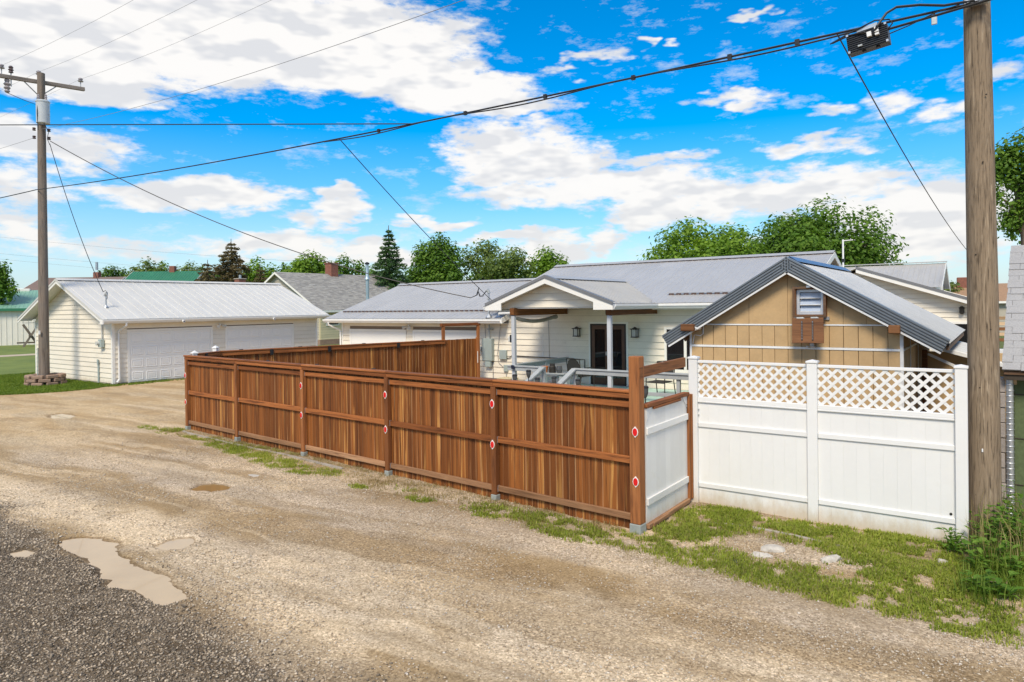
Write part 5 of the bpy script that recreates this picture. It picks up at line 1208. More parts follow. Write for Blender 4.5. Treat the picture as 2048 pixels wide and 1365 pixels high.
# low lean-to on the right side of the shed
lt = thing('lean_to', 'low tan lean-to with corrugated sheet roof between shed and big pole', 'shed', (-.6, 16.5, 0))
MB().bbox(-1.25, .35, 15.75, 15.80, 0, 1.95, .004).build('wall', 'tan_panel', lt)
MB().bbox(.31, .36, 15.81, 18.8, 0, 1.62, .004).build('wall', 'tan_panel', lt)
roof_panels(lt, (.55, 15.55, 1.62), (.55, 18.8, 1.62), (-1.28, 15.55, 2.14), (-1.28, 18.8, 2.14), 'shed_roof', .66, 8, .02, .06)
MB().poly([(-1.28, 15.54, 2.15), (.56, 15.54, 1.63), (.56, 15.54, 1.56), (-1.28, 15.54, 2.08)], .02, (0, -1, 0)).build('rake_board', 'white_strip', lt)
MB().beam((-1.15, 15.50, 1.92), (-.55, 15.50, 1.62), .03, .05).build('loose_batten', 'white_strip', lt)
MB().bbox(-1.24, -1.15, 15.40, 15.50, 0, 2.0, .006).build('post', 'hatch_wood', lt)

# ------------------------------------------------------------------ shingled outbuilding at the right edge
cp = thing('outbuilding', 'green walled outbuilding with grey shingle roof at right edge beyond the pole', 'shed', (.035, 10.73, 0))
cp.rotation_euler.z = -.064
CY = 10.85
MB().bbox(.12, 4.0, CY + .12, CY + 3.9, 0, 2.12, .01).build('wall', 'green_wall', cp)
for z in (.55, 1.15, 1.72): MB().box(.115, 4.0, CY + .112, CY + .119, z, z + .012).build('lap_seam', 'soil_dark', cp)
RS = .86     # roof slope: steep
roofz = lambda y: 2.06 + (y - (CY - .12)) * RS
MB().poly([(.035, CY - .12, 2.03), (4.2, CY - .12, 2.03), (4.2, CY + 1.86, roofz(CY + 1.86) - .03), (.035, CY + 1.86, roofz(CY + 1.86) - .03)], .03, (0, 0, -1)).build('roof_deck', 'vent_wood', cp)
MB().extr([(CY + .13, 2.0), (CY + 1.95, 2.0), (CY + 1.95, roofz(CY + 1.9) - .1)], (.13, 0, 0), (.20, 0, 0), (0, 1, 0), (0, 0, 1)).build('gable_wall', 'green_wall', cp)
sd_ = Vector((0, 1, RS)).normalized(); sn = Vector((0, -RS, 1)).normalized(); expo = .135
nrow = int(2.0 * math.sqrt(1 + RS * RS) / expo); cnt = 0
for r in range(nrow):
    x = .02 - (r % 2) * .13 - random.random() * .06
    while x < .9:
        w_ = random.uniform(.20, .30); x0 = max(x, .02 - random.uniform(0, .012)); x1 = x + w_ - .004
        if x1 > x0 + .02:
            th = random.choice((.008, .008, .016)); P0 = Vector((0, CY - .135, 2.062 - .012)) + sd_ * (r * expo)
            lo = -.02 * random.random() * .4
            MB().extr([(lo, 0), (expo + .04, 0), (expo + .04, .004), (lo, th)], Vector((x0, 0, 0)) + P0 + sn * .012, Vector((x1, 0, 0)) + P0 + sn * .012, sd_, sn).build('shingle', 'shingle_near', cp)
        x += w_
MB().poly([(.9, CY - .13, 2.075), (4.2, CY - .13, 2.075), (4.2, CY + 2.0, roofz(CY + 2.0) + .02), (.9, CY + 2.0, roofz(CY + 2.0) + .02)], .02, (0, 0, -1)).build('roof_covering', 'shingle_near', cp)
MB().box(.03, 4.2, CY - .10, CY - .07, 1.93, 2.025).build('fascia', 'soil_dark', cp)
for i in range(3): MB().bbox(.05, .16, CY + .02 + i * .6, CY + .07 + i * .6, 1.86, 1.99, .006).build('rafter_tail', 'raw_lumber', cp)
bw = thing('block_pier', 'narrow pier of stacked grey-brown concrete blocks behind the big pole', 'pier', (.03, CY + .1, 0))
for i in range(10):
    MB().bbox(-.08, .045 + random.uniform(-.006, .006), CY - .02 + (i % 2) * .012, CY + .18, i * .195, i * .195 + .188, .008).build('block', 'cinder_block', bw)
pp = thing('spiral_duct', 'ribbed galvanised pipe standing against the green wall', 'pipe', (.145, CY, 0))
MB().tube([(.095, CY - .0, 0), (.095, CY - .0, 1.92)], .042, 14).build('pipe', 'galv', pp, True)
for i in range(26): MB().lathe((.095, CY, .05 + i * .072), [(.0425, 0), (.0465, .006), (.0465, .012), (.0425, .018)], 14).build('seam', 'galv', pp)
lum = thing('lumber_stack', 'raw boards stacked high beyond the pole beside the shingle roof', 'lumber', (.9, 19.5, 0))
for i, (z, m_) in enumerate(((2.0, 'hatch_wood'), (2.13, 'raw_lumber'), (2.25, 'hatch_wood'), (2.37, 'raw_lumber'), (2.50, 'raw_lumber'), (1.75, 'white_strip'))):
    MB().bbox(-.10 - .05 * (i % 2), 1.8, 19.2, 19.3 + .03 * i, z, z + .07, .004).build('plank', m_, lum)
for x in (.2, 1.4): MB().bbox(x, x + .1, 19.35, 19.45, 0, 2.6, .004).build('rack_post', 'hatch_wood', lum)
# ------------------------------------------------------------------ neighbouring buildings
def simple_gable(name, label, cat, P, W2, L, wall_h, ridge_h, rot, wall_m, roof_m, over=.4, ribs=True, cols=None, overl=.4):
    """gable building in its own frame: ridge along local x, half width W2 in y, length L; P = centre of its base"""
    t = thing(name, label, cat, P, rot, local=True)
    k_ = (ridge_h - wall_h) / W2
    MB().extr([(-W2, 0), (W2, 0), (W2, wall_h), (0, ridge_h - .03), (-W2, wall_h)], (-L / 2, 0, 0), (L / 2, 0, 0), (0, 1, 0), (0, 0, 1)).build('wall', wall_m, t)
    ze = wall_h - over * k_ + .06
    for s_ in (-1, 1):
        E0, E1, R0, R1 = (-L / 2 - overl, s_ * (W2 + over), ze), (L / 2 + overl, s_ * (W2 + over), ze), (-L / 2 - overl, 0, ridge_h + .06), (L / 2 + overl, 0, ridge_h + .06)
        if ribs:
            if s_ < 0: roof_panels(t, E0, E1, R0, R1, roof_m, .9, 3, .022, .04)
            else: roof_panels(t, E1, E0, R1, R0, roof_m, .9, 3, .022, .04)
        else: slope_box(t, 'roof', roof_m, [E0, E1, R1, R0], .08)
        for e in (-1, 1):
            xx = e * (L / 2 + overl + .012)
            MB().poly([(xx, 0, ridge_h + .07), (xx, s_ * (W2 + over), ze + .01), (xx, s_ * (W2 + over), ze - .16), (xx, 0, ridge_h - .10)], .024, (-e, 0, 0)).build('rake_board', 'trim_white', t)
        MB().box(-L / 2 - overl, L / 2 + overl, min(s_ * (W2 + over), s_ * (W2 + over + .02)), max(s_ * (W2 + over), s_ * (W2 + over + .02)), ze - .17, ze + .0).build('fascia', 'trim_white', t)
    return t, k_, ze
def shingle_slope(parent, E0, E1, R0, R1, mt_, expo=.20, tab=.36):
    """courses of shingles: every course a strip of separate tabs, too many to pick apart"""
    E0, E1, R0, R1 = map(Vector, (E0, E1, R0, R1)); U = (E1 - E0); Lw = U.length; U.normalize(); S = (R0 - E0); Ls = S.length; S.normalize(); Nn = U.cross(S)
    if Nn.z < 0: Nn = -Nn
    mb = MB(); n_ = int(Ls / expo)
    for r in range(n_):
        x = -random.random() * tab
        while x < Lw:
            w_ = tab * random.uniform(.75, 1.25); a, b_ = max(0, x), min(Lw, x + w_ - .008)
            if b_ - a > .03:
                th = random.uniform(.016, .036); o = E0 + S * (r * expo)
                q = [o + U * a + Nn * th, o + U * b_ + Nn * th, o + U * b_ + S * (expo + .03) + Nn * .008, o + U * a + S * (expo + .03) + Nn * .008, o + U * a, o + U * b_]
                mb.add(q, [(0, 1, 2, 3), (4, 5, 1, 0)])
            x += w_
    me = mesh('shingle_courses', mb.v, mb.f, mt_); o = link('shingle_courses', me, parent); o['kind'] = 'stuff'; return o
# grey shingle house between the two garages (ridge along Y)
sh, k_, ze = simple_gable('shingle_house', 'small house with grey shingle roof and red brick chimney between the garages', 'house', (-49.6, 41.0, 0), 5.3, 11.0, 3.0, 6.0, R(90), 'siding_yellow', 'shingle_grey', ribs=False, over=.45)
shingle_slope(sh, (-5.9, -5.75, ze + .005), (5.9, -5.75, ze + .005), (-5.9, 0, 6.065), (5.9, 0, 6.065), 'shingle_grey')
siding(sh, (0, -5.3, 0), (1, 0, 0), (0, -1, 0), .45, 2.9, lambda z: (-5.45, 5.45), [(-4.9, -3.6, 1.55, 2.4)], 'siding_yellow', .2)
siding(sh, (-5.5, 0, 0), (0, 1, 0), (-1, 0, 0), .45, 5.7, lambda z: (-5.2, 5.2) if z < 3 else (-(5.95 - z) / k_, (5.95 - z) / k_), [], 'grey_wall_far', .2)
MB().box(-5.53, 5.53, -5.34, 5.34, 0, .44).build('foundation', 'edging_block', sh)
o = MB().box(-4.9, -3.6, -5.36, -5.305, 1.55, 2.4).build('window', 'trim_white', sh); MB().box(-4.82, -3.68, -5.375, -5.361, 1.63, 2.32).build('pane', 'dark_glass', o)
MB().bbox(-.3, .55, -.45, .4, 5.7, 7.0, .03).build('chimney', 'brick', sh)
MB().bbox(-.36, .61, -.51, .46, 7.001, 7.10, .02).build('chimney_cap', 'brick', sh)
# flue pipe of the neighbour
fl = thing('flue_pipe', 'tall steel flue pipe rising beside the grey shingle roof', 'pipe', (-40.6, 37.2, 0))
MB().lathe((-40.6, 37.2, 0), [(.13, 0), (.13, 5.2), (.24, 5.21), (.12, 5.45), (.12, 6.35)], 12).build('pipe', 'pipe_blue', fl, True)
MB().lathe((-40.6, 37.2, 6.37), [(.12, 0), (.19, .03), (.19, .12), (.05, .2)], 12).build('cap', 'black_metal', fl)
MB().bbox(-41.0, -40.2, 36.8, 37.6, 0, 3.4, .05).build('chase', 'siding_yellow', fl)
# green roofed metal building, far left
gs, k_, ze = simple_gable('metal_building', 'long pale ribbed metal building with light green roof, far left', 'building', (-80, 21.5, 0), 6.5, 24, 3.3, 5.05, R(66), 'shed_metal_wall', 'green_metal', over=.3)
mb = MB()
for i in range(60): mb.box(-12 + i * .4, -12 + i * .4 + .05, -6.53, -6.501, 0, 3.2)
mb.build('wall_ribs', 'shed_metal_wall', gs, kind='stuff')
for y in (-6.85,): MB().box(-12.4, 12.4, y - .03, y, ze - .2, ze + .03).build('eave_trim', 'green_metal_dark', gs)
MB().bbox(5.0, 6.1, -.4, .4, 4.95, 5.25, .05).build('roof_vent', 'trim_white', gs)
# houses whose roofs show over the left garage
a, k_, ze = simple_gable('green_roof_house', 'far house with dark green metal roof and brick chimney behind left garage', 'house', (-77, 40.5, 0), 4.2, 7.2, 5.0, 7.35, R(37), 'trim_white', 'green_metal_dark', over=.5)
MB().bbox(.2, .8, -.25, .35, 7.0, 8.0, .03).build('chimney', 'brick', a)
a, k_, ze = simple_gable('brown_roof_house', 'far house showing only its brown roof and metal-capped chimney', 'house', (-84, 34.5, 0), 4.5, 9, 4.6, 6.75, R(33), 'grey_wall_far', 'brown_roof', ribs=False)
MB().bbox(1.3, 1.9, -.25, .35, 6.4, 7.35, .03).build('chimney', 'brick', a); MB().tube([(1.6, 0, 7.6), (1.6, 0, 8.5)], .14, 8).build('flue', 'galv', a)
simple_gable('maroon_roof_house', 'low far house with dull maroon roof above the green roof', 'house', (-107, 36, 0), 4.5, 16, 3.6, 6.0, R(40), 'grey_wall_far', 'maroon_roof', ribs=False)
ck = thing('brick_chimney', 'short brick chimney poking above left garage ridge by brown tree', 'chimney', (-62.5, 40.2, 0))
MB().bbox(-62.9, -62.1, 39.8, 40.6, 0, 6.0, .03).build('stack', 'brick', ck); MB().bbox(-62.95, -62.05, 39.75, 40.65, 6.001, 6.1, .02).build('cap', 'concrete', ck); MB().tube([(-62.5, 40.2, 6.1), (-62.5, 40.2, 6.45)], .13, 8).build('flue', 'galv', ck)
# white sided house behind the shed, right
nh = thing('neighbour_house', 'cream house with light grey roofs beyond the shed, small lamp on wall', 'house', (-2.5, 36, 0))
NY = 33.0
def nz(x): return 4.36 - abs(x + 5.04) * .348
MB().extr([(-9.5, 0), (-.55, 0), (-.55, nz(-.55) - .1), (-5.04, 4.27), (-9.5, nz(-9.5) - .1)], (0, NY + .02, 0), (0, 44, 0), (1, 0, 0), (0, 0, 1)).build('wall', 'wall_back', nh)
siding(nh, (0, NY + .02, 0), (1, 0, 0), (0, -1, 0), .1, 4.2, lambda z: (-9.4, -.6) if z < 2.6 else (-5.04 - (4.24 - z) / .348, -5.04 + (4.24 - z) / .348), [])
roof_panels(nh, (-.2, NY - .45, nz(-.2) + .03), (-.2, 44, nz(-.2) + .03), (-5.04, NY - .45, 4.39), (-5.04, 44, 4.39), 'roof_light', .9, 4, .015)
roof_panels(nh, (-9.9, 44, nz(-9.9) + .03), (-9.9, NY - .45, nz(-9.9) + .03), (-5.04, 44, 4.39), (-5.04, NY - .45, 4.39), 'roof_light', .9, 4, .015)
MB().poly([(-5.04, NY - .47, 4.37), (-.15, NY - .47, nz(-.15) + .01), (-.15, NY - .47, nz(-.15) - .16), (-5.04, NY - .47, 4.20)], .03, (0, 1, 0)).build('rake_board', 'trim_white', nh)
MB().poly([(-5.04, NY - .50, 4.47), (-.15, NY - .50, nz(-.15) + .11), (-.15, NY - .50, nz(-.15) + .01), (-5.04, NY - .50, 4.37)], .03, (0, 1, 0)).build('rake_flashing', 'roof_edge_grey', nh)
slope_box(nh, 'soffit', 'trim_white', [(-5.04, NY - .44, 4.28), (-5.04, NY + .01, 4.28), (-.2, NY + .01, nz(-.2) - .08), (-.2, NY - .44, nz(-.2) - .08)], .02)
o = MB().bbox(-1.34, -1.16, NY - .10, NY, 2.46, 2.50, .005).build('wall_lamp', 'bronze', nh); MB().lathe((-1.25, NY - .12, 2.40), [(.05, 0), (.08, .05), (.09, .22), (.11, .25), (.04, .32)], 8).build('lamp_shade', 'bronze', o)
o = MB().box(-3.0, .0 - .6, NY - .03, NY + .0, 1.0, 2.1).build('window', 'trim_white', nh); MB().box(-2.9, -.7, NY - .045, NY - .031, 1.1, 2.0).build('pane', 'dark_glass', o)
roof_panels(nh, (-8.2, 35.0, 3.55), (-2.05, 35.0, 3.55), (-8.2, 38, 4.72), (-2.05, 38, 4.72), 'roof_porch', .9, 4, .02)
roof_panels(nh, (-2.05, 41, 3.55), (-8.2, 41, 3.55), (-2.05, 38, 4.72), (-8.2, 38, 4.72), 'roof_porch', .9, 4, .02)
MB().poly([(-2.3, 35.3, 2.5), (-2.3, 35.3, 3.6), (-2.3, 38, 4.65), (-2.3, 40.7, 3.6), (-2.3, 40.7, 2.5)], .05, (-1, 0, 0)).build('gable_wall', 'siding', nh)
for q in (35.0, 41.0): MB().poly([(-2.03, 38, 4.76), (-2.03, q, 3.58), (-2.03, q, 3.40), (-2.03, 38, 4.58)], .02, (-1, 0, 0)).build('rake_board', 'trim_white', nh)
MB().poly([(-8.2, 38 - .1, 4.77), (-2.0, 38 - .1, 4.77), (-2.0, 38 + .1, 4.77), (-8.2, 38 + .1, 4.77)], .04, (0, 0, 1)).build('ridge_cap', 'roof_porch', nh)
an = thing('antenna_mast', 'thin white mast standing before the big dark tree', 'mast', (-5.1, 30, 0))
MB().tube([(-5.1, 30, 0), (-5.1, 30, 5.45)], .035, 6).build('pole', 'white_plastic', an); MB().tube([(-5.1, 30, 5.4), (-4.75, 30.1, 5.42)], .02, 6).build('arm', 'white_plastic', an); MB().tube([(-5.1, 30, 4.55), (-5.1, 30, 4.68)], .06, 6).build('collar', 'black_metal', an)
a, k_, ze = simple_gable('tan_roof_house', 'far house with tan shingle roof and block chimney near the pole', 'house', (1.0, 74, 0), 5, 12, 2.9, 4.35, R(4), 'grey_wall_far', 'tan_roof', ribs=False)
MB().bbox(-4.2, -3.2, -1.2, -.4, 3.8, 5.0, .03).build('chimney', 'brick', a)
# sawhorses by the far path
def sawhorse(label, x, y, rot):
    t = thing('sawhorse', label, 'sawhorse', (x, y, 0), rot, 'weathered sawhorses on the far lawn', local=True)
    for sy in (-.55, .55):
        MB().beam((-.55, sy, 0), (.55, sy, 1.9), .10, .16).build('leg', 'saw_wood', t); MB().beam((.55, sy + .12, 0), (-.55, sy + .12, 1.9), .10, .16).build('leg', 'saw_wood', t)
    MB().beam((-.1, -.7, .95), (-.1, .8, .95), .12, .12).build('rail', 'saw_wood', t)
    MB().beam((-1.0, 0, .35), (1.0, 0, .35), .10, .12).build('brace', 'saw_wood', t)
sawhorse('weathered crossed-leg sawhorse on far lawn, left of garage', -67.6, 23.6, R(70)); sawhorse('weathered sawhorse half hidden behind the left garage corner', -66.2, 24.8, R(40))

# ------------------------------------------------------------------ utility poles
def insulator(parent, P, dark=False):
    MB().lathe(P, [(.02, -.02), (.02, .06), (.10, .07), (.11, .10), (.06, .12), (.06, .15), (.09, .16), (.085, .20), (.04, .23)], 10).build('insulator', 'insulator_dark' if dark else 'insulator', parent, True)
pl = thing('utility_pole', 'weathered utility pole with crossarm and rusty transformer, left', 'utility pole', (-31.55, 11.5, 0))
MB().tube([(-31.60, 11.47, -.2), (-31.57, 11.49, 6), (-31.53, 11.51, 12.62)], [.195, .165, .135], 16).build('shaft', 'pole_wood_far', pl, True)
arm = MB().bbox(-31.84, -31.70, 10.12, 13.22, 12.25, 12.40, .01).build('crossarm', 'arm_wood', pl)
arm.rotation_euler.x = R(4.2)
arm.location = Vector(arm.location); 
# keep the arm's tilt about its own middle
mid = Vector((-31.77, 11.6, 12.32)); loc = Vector((-31.55, 11.5, 0)); q = Matrix.Rotation(R(4.2), 3, 'X'); arm.location = mid - q @ mid - loc
armpt = lambda y, dz: mid + q @ Vector((0, y - mid.y, dz))
for y in (10.24, 11.52, 13.08):
    P = armpt(y, .075); insulator(pl, P + Vector((0, 0, .16))); MB().tube([P, P + Vector((0, 0, .2))], .018, 6).build('insulator_pin', 'galv_dull', pl)
for y in (10.98, 12.15): MB().tube([armpt(y, -.06), (-31.73, 11.52, 11.72)], .022, 6).build('arm_brace', 'galv_dull', pl)
P = armpt(10.55, 0)
MB().tube([P + Vector((0, 0, -.35)), P + Vector((0, 0, .42))], .022, 6).build('cutout_rod', 'galv_dull', pl)
MB().lathe(P + Vector((0, 0, .18)), [(.05, 0), (.09, .02), (.06, .08), (.10, .12), (.06, .18), (.09, .22), (.05, .28)], 10).build('arrester', 'insulator_dark', pl, True)
MB().lathe(P + Vector((-.05, -.12, -.62)), [(.05, 0), (.10, .06), (.07, .12), (.12, .2), (.07, .27), (.13, .34), (.07, .42), (.1, .5), (.05, .55)], 10).build('cutout', 'insulator', pl, True)
T0 = Vector((-31.16, 11.42, 10.50))
tr = MB().lathe(T0, [(.20, 0), (.235, .02), (.235, .84), (.25, .85), (.25, .89), (.20, .93)], 20).build('transformer', 'transformer', pl, True)
for dx, dy in ((-.16, -.10), (.08, .08)): MB().lathe(T0 + Vector((dx, dy, .93)), [(.03, 0), (.06, .03), (.035, .08), (.06, .12), (.035, .17), (.05, .2), (.02, .26)], 8).build('bushing', 'insulator', tr, True)
MB().bbox(-31.46, -31.34, 11.42, 11.52, 10.7, 11.2, .01).build('bracket', 'galv_dull', tr)
MB().tube([P + Vector((-.05, -.12, -.62)), P + Vector((.15, .35, -.82)), P + Vector((.3, .75, -.95)), T0 + Vector((-.18, -.12, 1.2))], .012, 6).build('jumper', 'cable', pl)
for z in (9.95, 10.28):
    for s_ in (-1, 1): MB().lathe((-31.55 + .12 * s_, 11.5 + .22 * s_, z), [(.05, 0), (.07, .02), (.045, .06), (.07, .10), (.05, .12)], 10).build('spool_insulator', 'insulator_dark', pl)
MB().tube([T0 + Vector((.18, -.05, .05)), (-31.2, 11.62, 10.2), (-31.28, 11.6, 9.95), (-31.2, 11.66, 9.7)], .012, 6).build('jumper', 'cable', pl)
MB().tube([T0 + Vector((.05, -.2, .8)), T0 + Vector((.1, -.24, .4)), T0 + Vector((.05, -.2, -.3))], .014, 6).build('jumper', 'cable', pl)
MB().bbox(-31.46, -31.40, 11.24, 11.29, 2.05, 2.2, .004).build('pole_tag', 'white_plastic', pl)
MB().tube([(-31.73, 11.28, 0), (-31.71, 11.30, 1.5)], .02, 6).build('ground_moulding', 'grey_box', pl)
# ring of retaining-wall blocks round the pole
ring = thing('block_ring', 'ring of stacked brown landscaping blocks around the left pole', 'planter', (-31.55, 11.5, 0))
bmk = MB(); bmk.add([(-.21, -.13, 0), (.21, -.13, 0), (.165, .13, 0), (-.165, .13, 0), (-.21, -.13, .135), (.21, -.13, .135), (.165, .13, .135), (-.165, .13, .135)], [(0, 3, 2, 1), (4, 5, 6, 7), (0, 1, 5, 4), (1, 2, 6, 5), (2, 3, 7, 6), (3, 0, 4, 7)])
me_b = mesh('block', bmk.v, bmk.f, 'edging_block'); bm = bmesh.new(); bm.from_mesh(me_b); bmesh.ops.bevel(bm, geom=bm.edges[:], offset=.022, segments=1, affect='EDGES'); bm.to_mesh(me_b); bm.free()
for r in range(3):
    n_ = 8
    for i in range(n_):
        t = 2 * math.pi * (i + .5 * (r % 2)) / n_ + random.uniform(-.03, .03); rad = .58 - .015 * r
        if r == 2 and random.random() < .15: continue
        o = link('block', me_b, ring, (-31.55 + rad * math.cos(t), 11.5 + rad * math.sin(t), .005 + r * .142))
        o.rotation_euler = (random.uniform(-.03, .03), random.uniform(-.03, .03), t + math.pi / 2 + random.uniform(-.06, .06))
MB().lathe((-31.55, 11.5, 0), [(.46, 0), (.46, .25), (.2, .28)], 20).build('soil', 'soil_dark', ring)
pr = thing('utility_pole', 'thick weathered utility pole rising past the frame beside white fence', 'utility pole', (-.17, 10.08, 0))
MB().tube([(-.165, 10.08, -.2), (-.17, 10.08, 3), (-.205, 10.08, 6.6), (-.22, 10.08, 12.4)], [.172, .160, .137, .110], 28).build('shaft', 'pole_wood', pr, True)
arm = MB().bbox(-.42, -.31, 8.9, 11.3, 11.75, 11.9, .01).build('crossarm', 'arm_wood', pr)
for y in (9.0, 10.0, 11.2): insulator(pr, (-.36, y, 12.0)); MB().tube([(-.36, y, 11.9), (-.36, y, 12.05)], .018, 6).build('insulator_pin', 'galv_dull', pr)
o = MB().bbox(-.33, -.08, 9.86, 9.92, 6.47, 6.56, .01).build('strand_clamp', 'galv', pr)
for x in (-.28, -.20, -.12): MB().tube([(x, 9.85, 6.515), (x, 9.80, 6.515)], .025, 6).build('clamp_bolt', 'galv', o)
MB().bbox(-.19, -.175, 9.905, 9.918, 1.13, 1.17, .002).build('pole_tag', 'white_plastic', pr)
for z, a in ((1.05, .3), (1.9, -.2), (2.6, .5), (3.5, -.4), (4.6, .1), (5.4, .35), (.6, -.5)):
    MB().tube([(-.17 + .155 * math.sin(a), 10.08 - .155 * math.cos(a), z), (-.17 + .166 * math.sin(a), 10.08 - .166 * math.cos(a), z)], .010, 6).build('nail_knot', 'soil_dark', pr)

# ------------------------------------------------------------------ overhead lines
def wire(name, label, a, b_, sag, r, mt_='cable', n_=28, cat='cable', group=None):
    a, b_ = Vector(a), Vector(b_)
    pts = [a.lerp(b_, i / n_) - Vector((0, 0, 4 * sag * (i / n_) * (1 - i / n_))) for i in range(n_ + 1)]
    o = MB().tube(pts, r, 6, caps=False).build(name, mt_, None, True); tag(o, label, cat, group); return o
LPt = Vector((-31.6, 11.3, 7.89)); RPt = Vector((-.2, 9.86, 6.49))
strand = wire('overhead_cable', 'thick black lashed cable sagging from left pole to right pole', LPt, RPt, .22, .016)
def on_strand(t):
    return LPt.lerp(RPt, t) - Vector((0, 0, 4 * .22 * t * (1 - t)))
pts = [on_strand(t) + Vector((0, -.02, -.035 + .03 * math.sin(t * 46))) for t in [.60 + .36 * i / 60 for i in range(61)]]
o = MB().tube(pts, .012, 6, caps=False).build('overhead_cable', 'cable', None, True); tag(o, 'slack second cable lashed under the thick cable near the black box', 'cable')
for t in (.66, .74, .80, .855, .905, .935):
    c_ = on_strand(t); MB().beam(c_ + Vector((-.03, 0, .0)), c_ + Vector((.03, 0, 0)), .05, .07).build('clamp', 'black_plastic', strand)
wire('overhead_cable', 'thick cable running on from left pole out of frame', LPt, (-60, 9.2, 8.6), .3, .018)
# drops from the strand
wire('overhead_cable', 'drop wire slanting from the thick cable to the house corner', on_strand(.617), (-14.0, 18.7, 2.98), .10, .010)
wire('overhead_cable', 'drop wire falling from beside the black box to the far right house', on_strand(.951), (-.6, 33.5, 4.35), .35, .010)
wire('overhead_cable', 'dark level cable crossing the sky from left edge to the thick cable', on_strand(.694), at(-260, 251, 18), .0, .012)
# power lines on the crossarms
for i, (y, ry, lab) in enumerate(((10.24, 9.0, 'thin power line from the crossarm end nearest the frame edge'), (11.52, 10.0, 'thin power line from the insulator over the pole top'), (13.08, 11.2, 'thin power line from the right end of the left crossarm'))):
    P = armpt(y, .40); wire('power_line', lab, P, (-.36, ry, 12.1), .55, .004, 'cable_grey', cat='power line')
    wire('power_line', lab.replace('thin', 'faint').replace('from', 'leaving left from'), P, (-75, y - 3 + i, 13.4), .5, .004, 'cable_grey', cat='power line')
wire('power_line', 'thin neutral wire climbing from below the transformer to the top edge', (-31.3, 11.4, 10.3), (-.3, 9.95, 8.9), .45, .006, 'cable_grey', cat='power line')
wire('power_line', 'thin neutral wire leaving left from below the transformer', (-31.7, 11.3, 10.0), (-70, 8.5, 11.2), .5, .006, 'cable_grey', cat='power line')
wire('power_line', 'twisted service wire dropping steeply from left pole to its garage', (-31.2, 11.66, 9.75), MASTG_TOP, .35, .014, cat='power line')
wire('power_line', 'long twisted service wire from left pole down to the house mast', (-31.15, 11.66, 9.85), MASTH_TOP, .75, .017, cat='power line')
for i, (z0, z1) in enumerate(((9.4, 6.6), (8.6, 5.8), (11.0, 8.4))):
    wire('power_line', ['lower', 'lowest', 'upper'][i] + ' faint wire low in the sky behind the left pole', (-105, 18 + 2 * i, z0 + 2.4), (-70, 52 + i * 3, z1 + .4), .5, .012, 'cable_grey', cat='power line')
# terminal closure hanging on the strand
c0 = Vector((-1.36, 9.86, 6.38)); ux = (RPt - LPt).normalized(); uz = Vector((0, 0, 1)); uz = (uz - ux * uz.dot(ux)).normalized()
ux = Vector((.985, -.03, .235)).normalized() if False else (ux + Vector((0, 0, .16))).normalized(); uz = (Vector((0, 0, 1)) - ux * ux.z).normalized(); un = ux.cross(uz).normalized()
bx = thing('cable_terminal_box', 'black ribbed terminal box hanging from cable left of big pole', 'terminal box', tuple(c0))
def obox(name, mt_, u0, u1, d0, d1, z0, z1, par=bx):
    V = [c0 + ux * u + un * d + uz * z for z in (z0, z1) for (u, d) in ((u0, d0), (u1, d0), (u1, d1), (u0, d1))]
    return MB().add(V, [(0, 3, 2, 1), (4, 5, 6, 7), (0, 1, 5, 4), (1, 2, 6, 5), (2, 3, 7, 6), (3, 0, 4, 7)]).build(name, mt_, par)
if un.y > 0: un = -un
obox('case', 'black_plastic', -.235, .235, -.08, .09, -.19, .05)
for i in range(9): obox('rib', 'black_plastic', -.235, .235, .0905, .104, -.18 + i * .026, -.168 + i * .026)
for u in (-.22, .22):
    for z in (-.18, .04): obox('bolt', 'steel_bright', u - .013, u + .013, .095, .115, z - .013, z + .013)
for i in range(3): obox('port_cap', 'white_plastic', .10, .145, .1045, .15, -.08 + i * .04, -.055 + i * .04)
obox('grommet', 'white_plastic', .01, .06, .1045, .15, -.07, -.01); obox('inner_bracket', 'galv_dull', -.11, -.06, .1045, .13, -.15, -.13)
obox('hanger', 'galv', -.12, .12, -.01, .0, .051, .13); obox('hanger_foot', 'galv', -.14, .14, -.03, .03, .0505, .062); obox('latch', 'black_plastic', -.08, -.04, .0, .05, -.21, -.191); obox('latch', 'black_plastic', .08, .12, .0, .05, -.21, -.191)
MB().tube([c0 + ux * .08 + un * .12 + uz * -.06, c0 + ux * .14 + un * .16 + uz * .02, c0 + ux * .25 + un * .08 + uz * .17, c0 + ux * .36 + un * .03 + uz * .22, c0 + ux * .60 + uz * .16, c0 + ux * .85 + uz * .05, c0 + ux * 1.15 + uz * -.01], .016, 7).build('loop_cable', 'cable', bx, True)
MB().tube([c0 + ux * -.45 + uz * .05, c0 + ux * -.2 + uz * .10 + un * .02, c0 + ux * .1 + uz * .16, c0 + ux * .26 + uz * .11, c0 + ux * .29 + uz * .05, c0 + ux * .24 + uz * .0], .009, 6).build('loop_cable', 'cable', bx, True)
MB().tube([c0 + ux * -.42 + uz * .05, c0 + ux * -.2 + un * .10 + uz * .04, c0 + ux * -.02 + un * .13 + uz * .01, c0 + ux * .02 + un * .14 + uz * -.03], .011, 6).build('loop_cable', 'cable', bx, True)
MB().tube([c0 + ux * .24 + uz * -.07, c0 + ux * .45 + uz * -.05, c0 + ux * .75 + uz * .0, c0 + ux * 1.0 + uz * .0], .007, 6).build('loop_cable', 'cable', bx, True)
wire('overhead_cable', 'bundle of black cables passing right pole to the top right corner', (-1.15, 9.86, 6.40), (4.5, 9.6, 6.95), .05, .016)
wire('overhead_cable', 'steel strand passing right pole to the top right corner', (-.2, 9.86, 6.52), (4.5, 9.7, 6.66), .02, .012, 'galv')
